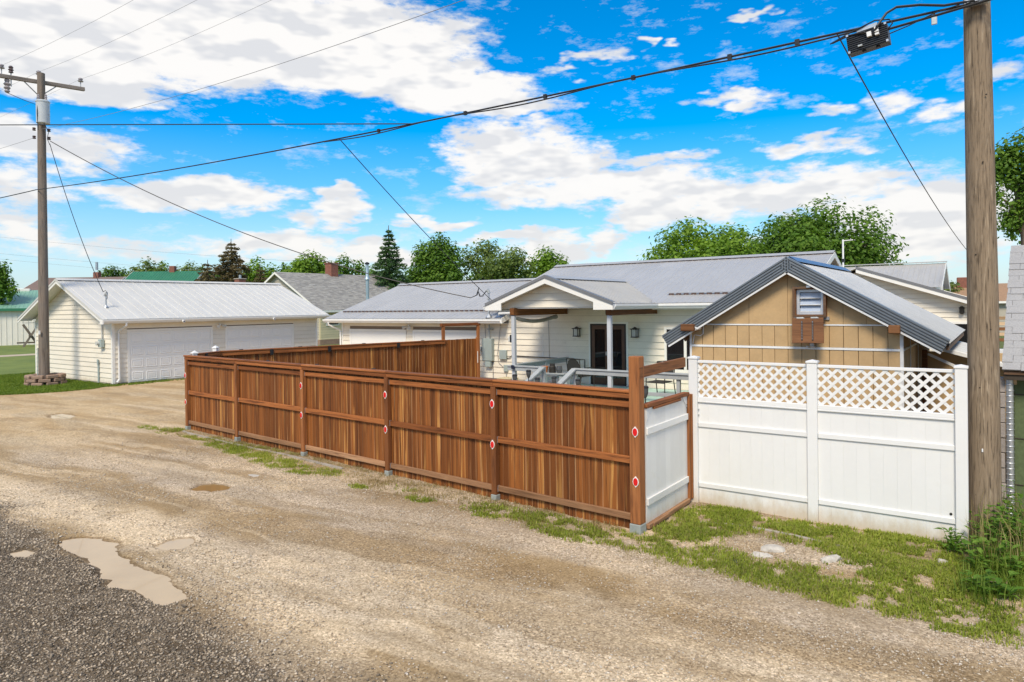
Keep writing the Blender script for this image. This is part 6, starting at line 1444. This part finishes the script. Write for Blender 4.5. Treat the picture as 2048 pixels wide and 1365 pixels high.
tagb = thing('cable_tag', 'small grey plastic tag clipped on the strand left of the big pole', 'tag', (-.63, 9.84, 6.4))
MB().bbox(-.66, -.60, 9.83, 9.85, 6.33, 6.43, .004).build('tag_plate', 'galv_dull', tagb); MB().bbox(-.64, -.62, 9.825, 9.855, 6.431, 6.47, .002).build('tag_clip', 'black_plastic', tagb)
# ------------------------------------------------------------------ trees
def leaf_cloud(C, Rr, n_, size, seed, shell=.5, flat=.8):
    """leaf-sized diamonds through ellipsoid clumps: C[k,3], Rr[k,3]"""
    g = np.random.default_rng(seed); C = np.asarray(C, float); Rr = np.asarray(Rr, float)
    wgt = (Rr[:, 0] * Rr[:, 2]) ; wgt = wgt / wgt.sum(); idx = g.choice(len(C), n_, p=wgt)
    d = g.normal(size=(n_, 3)); d /= np.linalg.norm(d, axis=1, keepdims=True)
    rad = g.random(n_) ** (shell); rad *= 1 + g.normal(0, .10, n_)
    P = C[idx] + d * Rr[idx] * rad[:, None]
    # leaves face outward and up, with scatter
    nrm = d + np.array([0, 0, flat]) + g.normal(0, .55, (n_, 3)); nrm /= np.linalg.norm(nrm, axis=1, keepdims=True)
    a = np.cross(nrm, g.normal(size=(n_, 3))); a /= np.linalg.norm(a, axis=1, keepdims=True); b_ = np.cross(nrm, a)
    s_ = (size * g.uniform(.55, 1.35, n_))[:, None]
    V = np.stack([P - a * s_, P - b_ * s_ * .55 + nrm * s_ * .12, P + a * s_, P + b_ * s_ * .55 + nrm * s_ * .12], 1).reshape(-1, 3)
    return V, np.arange(n_ * 4).reshape(-1, 4)
def tree(label, px_, py_, top, halfw, mt_, seed, bottom=None, n_=5200, size=.22, lobes=16, trunk=.28, group='trees behind the houses', sparse=0., z0=0.):
    """broadleaf tree at (px_, py_), crown up to `top` metres and `halfw` wide each way"""
    g = random.Random(seed); bottom = bottom if bottom is not None else top * .22
    t = thing('tree', label, 'tree', (px_, py_, z0), group=group)
    mid = (top + bottom) / 2; hh = (top - bottom) / 2; C, Rr = [], []
    for i in range(lobes):
        for _ in range(30):
            u, v, w_ = g.uniform(-1, 1), g.uniform(-1, 1), g.uniform(-1, 1)
            if u * u + v * v + w_ * w_ < 1: break
        f_ = g.uniform(.30, .46)
        C.append((px_ + u * halfw * .72, py_ + v * halfw * .62, z0 + mid + w_ * hh * .70)); Rr.append((halfw * f_, halfw * f_, hh * f_ * .85))
    for u, w_ in ((-.78, g.uniform(-.35, .2)), (.78, g.uniform(-.35, .2)), (-.5, .45), (.5, .5), (-.45, -.5), (.5, -.5)):     # lobes that carry the crown's outline, square to the view
        f_ = g.uniform(.26, .34); C.append((px_ + u * halfw * .81, py_ + u * halfw * .58, z0 + mid + w_ * hh)); Rr.append((halfw * f_, halfw * f_, hh * f_))
    C.append((px_, py_, z0 + mid)); Rr.append((halfw * .45, halfw * .45, hh * .6))
    C.append((px_ + g.uniform(-.2, .2) * halfw, py_, z0 + top - hh * .33)); Rr.append((halfw * .36, halfw * .36, hh * .33))
    V, F = leaf_cloud(C, Rr, int(n_ * 1.7), size, seed, .42 + sparse)
    link('crown', from_arrays('crown', V - np.array([px_, py_, z0]), F, mt_, 4), t, (px_, py_, z0))
    mb = MB(); mb.tube([(px_, py_, z0 - .2), (px_ + .1, py_, z0 + bottom), (px_, py_, z0 + mid), (px_, py_, z0 + top - hh * .5)], [trunk, trunk * .8, trunk * .5, trunk * .15], 8)
    for c_ in C[:-2:2]:
        zb = z0 + bottom + (c_[2] - z0 - bottom) * .35; s0 = Vector((px_, py_, zb)); e = Vector(c_); mb.tube([s0, s0.lerp(e, .5) + Vector((0, 0, .25)), e], [trunk * .38, trunk * .22, trunk * .07], 5)
        for _ in range(3):
            e2 = e + Vector((g.uniform(-1, 1), g.uniform(-1, 1), g.uniform(-.3, 1))) * halfw * .3; mb.tube([e, e2], [trunk * .08, trunk * .02], 4)
    mb.build('trunk', 'trunk_bark', t, True); return t
def spruce(label, px_, py_, top, halfw, mt_, seed, dens=1., group='conifers behind the houses', bare=0.):
    t = thing('spruce_tree', label, 'tree', (px_, py_, 0), group=group); g = np.random.default_rng(seed); rr = random.Random(seed)
    MB().tube([(px_, py_, -.2), (px_, py_, top * .5), (px_, py_, top)], [.26, .15, .03], 8).build('trunk', 'trunk_bark', t, True)
    VV, br = [], MB(); lev = int(top * 2.3)
    for i in range(lev):
        z = top * (.10 + .88 * i / lev); rad = halfw * (1 - i / lev) ** .85 * rr.uniform(.78, 1.12) + .12; nb = max(5, int(9 * (1 - .4 * i / lev)))
        for j in range(nb):
            if rr.random() < bare: continue
            a = 6.283 * (j + rr.random() * .8) / nb; L = rad * rr.uniform(.72, 1.1); dr = L * rr.uniform(.16, .34)
            tip = np.array([math.cos(a) * L, math.sin(a) * L, -dr + L * .12]); base = np.array([px_, py_, z])
            br.tube([tuple(base), tuple(base + tip * .6 + np.array([0, 0, -.04 * L])), tuple(base + tip)], [.035, .02, .008], 4, caps=False)
            m_ = max(5, int(34 * L / 1.6 * dens)); s_ = g.random(m_) ** .7
            c_ = base + tip * s_[:, None] + g.normal(0, .05 + .05 * L, (m_, 3)) * np.array([1, 1, .7])
            dirv = tip / np.linalg.norm(tip) + g.normal(0, .55, (m_, 3)); dirv /= np.linalg.norm(dirv, axis=1, keepdims=True)
            sd_ = np.cross(dirv, g.normal(size=(m_, 3))); sd_ /= np.linalg.norm(sd_, axis=1, keepdims=True); ln = g.uniform(.12, .26, m_)[:, None]
            VV.append(np.stack([c_ - dirv * ln, c_ - sd_ * .055, c_ + dirv * ln, c_ + sd_ * .055], 1).reshape(-1, 3))
    V = np.concatenate(VV); F = np.arange(len(V)).reshape(-1, 4)
    link('crown', from_arrays('crown', V - np.array([px_, py_, 0]), F, mt_, 4), t, (px_, py_, 0))
    br.build('branches', 'trunk_bark', t); return t
def T(x0, x1, ytop, f_, *a, lab='', **kw):
    c_ = at((x0 + x1) / 2, ytop, f_); hw = (x1 - x0) / 2 / 1365 * f_ * 1.14; return tree(lab, c_.x, c_.y, c_.z, hw, *a, **kw)
T(-60, 24, 508, 62, 'leaf_mid', 21, lab='dark green tree cut by the left edge above the green building', n_=3800, size=.17)
T(300, 350, 522, 96, 'leaf_bright', 52, lab='low green tree between dark green roof and brown spruce', n_=1500, size=.2, bottom=3)
T(540, 600, 520, 84, 'leaf_mid', 53, lab='green tree filling in left of the shingle house gable', n_=1800, size=.2, bottom=2)
for i, (a_, b_, yt, ml, lb) in enumerate(((560, 700, 528, 'leaf_dark', 'dark tree row behind the shingle roof, left part'), (680, 800, 532, 'leaf_mid', 'dark tree row behind the shingle roof, right part'), (800, 935, 520, 'leaf_dark', 'dense dark tree behind the tall green one'), (920, 1060, 524, 'leaf_mid', 'dense green tree behind the wide dull one'), (1030, 1135, 532, 'leaf_dark', 'dark tree behind the small bright one by the house ridge'), (200, 330, 541, 'leaf_mid', 'low green tree row behind the dark green roof'), (385, 500, 532, 'leaf_dark', 'dark low trees behind the brown spruce'))):
    T(a_, b_, yt, 98, ml, 60 + i, lab=lb, n_=3000, size=.26, bottom=.8, lobes=14)
T(185, 262, 527, 95, 'leaf_dark', 22, lab='low dark bush-like tree left of the far brick chimney', n_=2200, size=.22, bottom=3)
T(255, 338, 514, 92, 'leaf_grey', 23, lab='sparse grey-green tree behind the dark green roof', n_=2000, size=.22, bottom=4, sparse=.15)
T(352, 412, 520, 90, 'leaf_grey', 24, lab='small grey-green tree left of the brown spruce', n_=2000, size=.2, bottom=3)
T(340, 372, 528, 100, 'leaf_grey', 25, lab='thin small tree at the right end of the green roof', n_=700, size=.2, bottom=4, sparse=.2)
c_ = at(462, 478, 75); spruce('brownish spruce with ragged outline above left garage roof', c_.x, c_.y, c_.z, 4.9, 'needle_brown', 31, 2.6)
c_ = at(415, 520, 73); spruce('short brown spruce at the left foot of the tall brown one', c_.x, c_.y, c_.z, 3.2, 'needle_brown', 32, 2.2)
c_ = at(520, 532, 72); spruce('low brown juniper beside the grey shingle gable', c_.x, c_.y, c_.z, 3.0, 'needle_brown', 33, 2.2)
T(478, 560, 512, 82, 'leaf_bright', 26, lab='bright green tree between brown spruce and shingle house', n_=2600, size=.2, bottom=2.5)
T(573, 660, 499, 78, 'leaf_bright', 27, lab='bright round tree just left of the brick chimney', n_=3200, size=.2, bottom=2.5)
T(640, 735, 507, 82, 'leaf_mid', 28, lab='green tree right of the brick chimney behind shingle roof', n_=3200, size=.2, bottom=2.5)
c_ = at(777, 451, 66); spruce('tall pointed green spruce behind the steel flue pipe', c_.x, c_.y, c_.z, 3.2, 'needle_green', 34, 2.6)
T(690, 860, 560, 74, 'leaf_dark', 29, lab='dark low thicket under the pointed spruce', n_=3600, size=.2, bottom=1.0, lobes=12)
T(818, 925, 462, 70, 'leaf_mid', 30, lab='tall green tree above the attached garage ridge', n_=5200, size=.19, bottom=1.8)
T(905, 1062, 474, 72, 'leaf_grey', 41, lab='wide dull green tree with bare twigs right of the tall green one', n_=5600, size=.19, bottom=1.8, lobes=18, sparse=.12)
T(1045, 1142, 492, 74, 'leaf_bright', 42, lab='small bright tree just left of the house ridge', n_=3000, size=.19, bottom=2)
T(800, 1060, 555, 76, 'leaf_dark', 46, lab='dark hedge-like trees behind the attached garage roof', n_=3600, size=.2, bottom=.5, lobes=14)
T(1298, 1505, 430, 58, 'leaf_bright', 43, lab='large bright tree behind the house ridge, right of its middle', n_=9000, size=.18, bottom=2.0, lobes=24)
T(1470, 1545, 478, 58, 'leaf_mid', 47, lab='small tree filling the gap between the two big trees', n_=2200, size=.17, bottom=2.0, lobes=8)
T(1512, 1790, 394, 60, 'leaf_mid', 44, lab='largest dark tree, behind the tan shed peak', n_=13000, size=.19, bottom=2.0, lobes=28, trunk=.4)
T(1985, 2110, 250, 26, 'leaf_mid', 45, lab='near tree with hanging branches at the right edge', n_=5200, size=.085, bottom=5.0, lobes=20, sparse=.1)
T(1885, 1925, 562, 60, 'leaf_grey', 48, lab='tiny sparse bush over the far tan roof', n_=160, size=.12, bottom=3.5, lobes=5, sparse=.2, trunk=.08)

# ------------------------------------------------------------------ grass, weeds
def blades(name, label, x, y, hmin, hmax, wd, mt_, lean=.5, seed=5, cat='grass'):
    g = np.random.default_rng(seed); n_ = len(x); h = hmin + (hmax - hmin) * g.random(n_) ** 1.5; a = g.random(n_) * 6.283; l = g.random(n_) * lean
    z = ground_h(x, y) - .004; ca, sa = np.cos(a), np.sin(a); w_ = wd * g.uniform(.6, 1.3, n_)
    P0 = np.stack([x - sa * w_, y + ca * w_, z], 1); P1 = np.stack([x + sa * w_, y - ca * w_, z], 1)
    mx = h * .55; M0 = np.stack([x + ca * l * mx * .5 - sa * w_ * .8, y + sa * l * mx * .5 + ca * w_ * .8, z + mx], 1); M1 = np.stack([x + ca * l * mx * .5 + sa * w_ * .8, y + sa * l * mx * .5 - ca * w_ * .8, z + mx], 1)
    Tt = np.stack([x + ca * l * h * 1.2, y + sa * l * h * 1.2, z + h * (1 - .35 * l)], 1)
    V = np.stack([P0, P1, M1, M0, Tt], 1).reshape(-1, 3); b_ = (np.arange(n_) * 5)[:, None]
    F = np.concatenate([b_ + np.array([[0, 1, 2]]), b_ + np.array([[0, 2, 3]]), b_ + np.array([[3, 2, 4]])])
    tag(link(name, from_arrays(name, V, F, mt_)), label, cat, kind='stuff')
def scatter(n_, x0, x1, y0, y1, dens, seed=1):
    g = np.random.default_rng(seed); x = g.uniform(x0, x1, n_); y = g.uniform(y0, y1, n_); k_ = g.random(n_) < dens(x, y); return x[k_], y[k_]
def blobs(lst):
    def f_(x, y):
        d = np.zeros(len(x))
        for cx, cy, rx, ry, s_ in lst: d = np.maximum(d, s_ * np.clip(1.3 - .72 * (((x - cx) / rx) ** 2 + ((y - cy) / ry) ** 2), 0, 1) ** 1.4)
        nn = vnoise(x, y, .22, 71) * .6 + vnoise(x, y, .07, 72) * .4
        return np.clip(d * np.clip((nn - .30) * 3.2, 0, 1), 0, 1)
    return f_
# strip along the brown fence
gl = [(-14.7, 8.52, .9, .16, 1), (-13.4, 8.28, .8, .22, 1), (-12.2, 8.12, .9, .25, .9), (-11.2, 7.95, .8, .28, 1), (-10.5, 7.86, .7, .26, 1), (-9.9, 8.0, .5, .2, .6), (-16.6, 8.75, .5, .2, .6), (-17.3, 8.6, .5, .16, .6), (-16.3, 8.4, .3, .1, .5), (-12.8, 8.6, 1.2, .08, .4)]
x, y = scatter(130000, -18, -9, 7.5, 9.0, blobs(gl), 3); blades('grass_patch', 'green grass patches growing along the foot of the brown fence', x, y, .02, .075, .0035, 'grass', .8, 6)
dl = [(-12.5, 8.68, 4.5, .16, .9), (-11, 8.55, 6, .22, .65), (-6.2, 8.0, 3.2, .42, .7), (-4.4, 7.75, 1.3, .4, .6), (-14.5, 8.78, 2, .12, .6)]
x, y = scatter(110000, -17, -3, 7.2, 9.0, blobs(dl), 4); blades('dry_grass', 'straw-coloured dry grass under the brown fence', x, y, .02, .08, .003, 'grass_dry', 1., 7)
# weedy ground before the near fence corner and the white fence
gl = [(-1.1, 9.55, .9, .22, 1), (-3.0, 9.5, .5, .2, .8), (-2.0, 9.58, .6, .12, .6), (-5.9, 7.75, .5, .28, .6), (-5.0, 7.85, .55, .22, .6), (-4.5, 7.6, .6, .28, .65), (-3.7, 7.75, .5, .3, .6), (-3.25, 8.4, .5, .4, .8), (-3.1, 9.1, .55, .45, .95), (-2.2, 9.35, .8, .28, .9), (-1.3, 9.0, .9, .55, 1), (-.85, 8.5, .7, .7, 1), (-1.3, 8.2, .7, .5, .75), (-2.9, 7.7, .7, .35, .75), (-1.9, 7.55, .7, .30, .6), (-.5, 7.9, .6, .6, .75), (-1.1, 7.5, .8, .3, .7), (-.3, 7.4, .5, .3, .6), (-7.2, 7.6, .25, .12, .5), (-7.9, 7.9, .3, .12, .4), (-8.6, 7.6, .2, .1, .4)]
def nomid(fn):   # the bare patch round the rocks
    return lambda x, y: fn(x, y) * np.clip(((x + 2.15) / .75) ** 2 + ((y - 8.35) / .38) ** 2 - .55, 0, 1)
x, y = scatter(420000, -9, .4, 7.1, 9.75, nomid(blobs(gl)), 5); blades('weedy_grass', 'bright low weeds and grass before the white fence', x, y, .015, .07, .006, 'grass', 1., 8)
x, y = scatter(40000, -4, .3, 7.1, 9.75, nomid(blobs([(-2, 8.3, 2.6, 1.2, .5)])), 15); blades('dry_grass', 'thin dry stalks among the weeds before the white fence', x, y, .02, .10, .0022, 'grass_dry', 1., 9)
# lawn by the left pole
x, y = scatter(90000, -38, -27.5, 8, 15, lambda x, y: (sdf(np.stack([x, y], 1), LAWN) < .12) * .9, 6); blades('lawn_grass', 'short lawn grass round the left pole and garage', x, y, .04, .11, .012, 'lawn_blade', .8, 10)
x, y = scatter(9000, -28.6, -27.6, 12.4, 18, blobs([(-28.35, 13.5, .25, 1.0, .8), (-28.35, 15, .2, 1.6, .6)]), 16); blades('lawn_grass', 'thin grass fringe before the left garage doors', x, y, .03, .09, .010, 'lawn_blade', .8, 12)
# tall weeds at the foot of the big pole
def weed(label, x, y, n_, h, spread, seed, lw=.028, name='weed'):
    g = random.Random(seed); t = thing(name, label, 'weed', (x, y, 0), group='tall weeds at the foot of the big pole'); mb = MB(); st_ = MB()
    for i in range(n_):
        a = g.uniform(0, 6.283); H = h * g.uniform(.45, 1); L = spread * g.uniform(.4, 1); bx_, by_ = x + g.uniform(-.5, .5) * spread, y + g.uniform(-.5, .5) * spread
        tp = Vector((bx_ + math.cos(a) * L * .6, by_ + math.sin(a) * L * .6, H)); b0 = Vector((bx_, by_, -.01)); st_.tube([b0, b0.lerp(tp, .5) + Vector((0, 0, .03)), tp], [.004, .003, .0015], 4, caps=False)
        for j in range(g.randint(4, 7)):
            q = g.uniform(.15, 1); P = b0.lerp(tp, q); aa = g.uniform(0, 6.283); l_ = g.uniform(.10, .19) * (1.1 - q * .4); wdt = lw * g.uniform(.7, 1.2)
            d = Vector((math.cos(aa), math.sin(aa), g.uniform(.15, .9))).normalized(); sdv = d.cross(Vector((0, 0, 1))).normalized() * wdt; m1 = P + d * l_ * .35; m2 = P + d * l_ * .7 - Vector((0, 0, .01)); tip = P + d * l_ - Vector((0, 0, l_ * .3))
            mb.add([P, m1 - sdv, m2 - sdv * .9, tip, m2 + sdv * .9, m1 + sdv, m1 - Vector((0, 0, .008)), m2 - Vector((0, 0, .008))], [(0, 1, 6), (0, 6, 5), (1, 2, 7, 6), (6, 7, 4, 5), (2, 3, 7), (7, 3, 4)])
    link('leaves', mesh('leaves', mb.v, mb.f, 'weed_leaf'), t); link('stems', mesh('stems', st_.v, st_.f, 'weed_leaf'), t); return t
weed('broad-leaved tall green weed clump directly against the pole foot', -.02, 9.62, 46, .62, .38, 1)
weed('tall green weed clump at right edge beside the pipe', .12, 10.25, 40, .70, .42, 2)
weed('lower leafy weed clump in front of the big pole, right edge', -.02, 8.95, 34, .38, .40, 3)
weed('small leafy weed rosette below the pole nearest the gravel', -.12, 8.35, 16, .22, .28, 4)
weed('low dock-like weed between pole and white fence end', -.42, 9.5, 16, .26, .20, 6, .018)
x, y = scatter(16000, -.9, .5, 7.6, 10.4, blobs([(.05, 9.2, .28, 1.0, .9), (-.1, 8.4, .25, .5, .5)]), 17); blades('tall_grass', 'tall rank grass round the foot of the big pole', x, y, .10, .36, .0045, 'lawn_blade', .8, 13)
x, y = scatter(900, -.3, .45, 8.8, 10.4, lambda x, y: .3 + 0 * x, 18); blades('dry_stalks', 'pale dry stalks leaning at right edge by the pipe', x, y, .4, .85, .0035, 'grass_dry', .6, 14)
# weeds and stalks behind the fence
def stalks(label, x, y, n_, h, z, mt_, seed):
    g = random.Random(seed); t = thing('garden_plant', label, 'plant', (x, y, 0)); st_ = MB(); mb = MB()
    for i in range(n_):
        b0 = Vector((x + g.uniform(-.3, .3), y + g.uniform(-.12, .12), z)); tp = b0 + Vector((g.uniform(-.08, .08), 0, h * g.uniform(.55, 1))); st_.tube([b0, b0.lerp(tp, .5), tp], .006, 4)
        for j in range(9):
            P = b0.lerp(tp, g.uniform(.1, 1)); d = Vector((g.uniform(-1, 1), g.uniform(-1, 1), g.uniform(0, .8))).normalized() * g.uniform(.04, .09); sv = d.cross(Vector((0, 0, 1))) * .35
            mb.add([P, P + d * .5 - sv, P + d, P + d * .5 + sv], [(0, 1, 2, 3)])
    st_.build('stems', mt_, t); link('leaves', mesh('leaves', mb.v, mb.f, mt_), t)
stalks('thin pale green flower stalks rising behind the fence before the door', -8.0, 14.0, 7, 1.05, 0, 'grass', 3)
stalks('leafy green plant behind the fence left of the stairs', -10.75, 14.4, 16, .92, 0, 'leaf_bright', 4)
stalks('green plant behind the white gate under the tall stake light', -5.75, 12.5, 16, .72, 0, 'leaf_bright', 5)
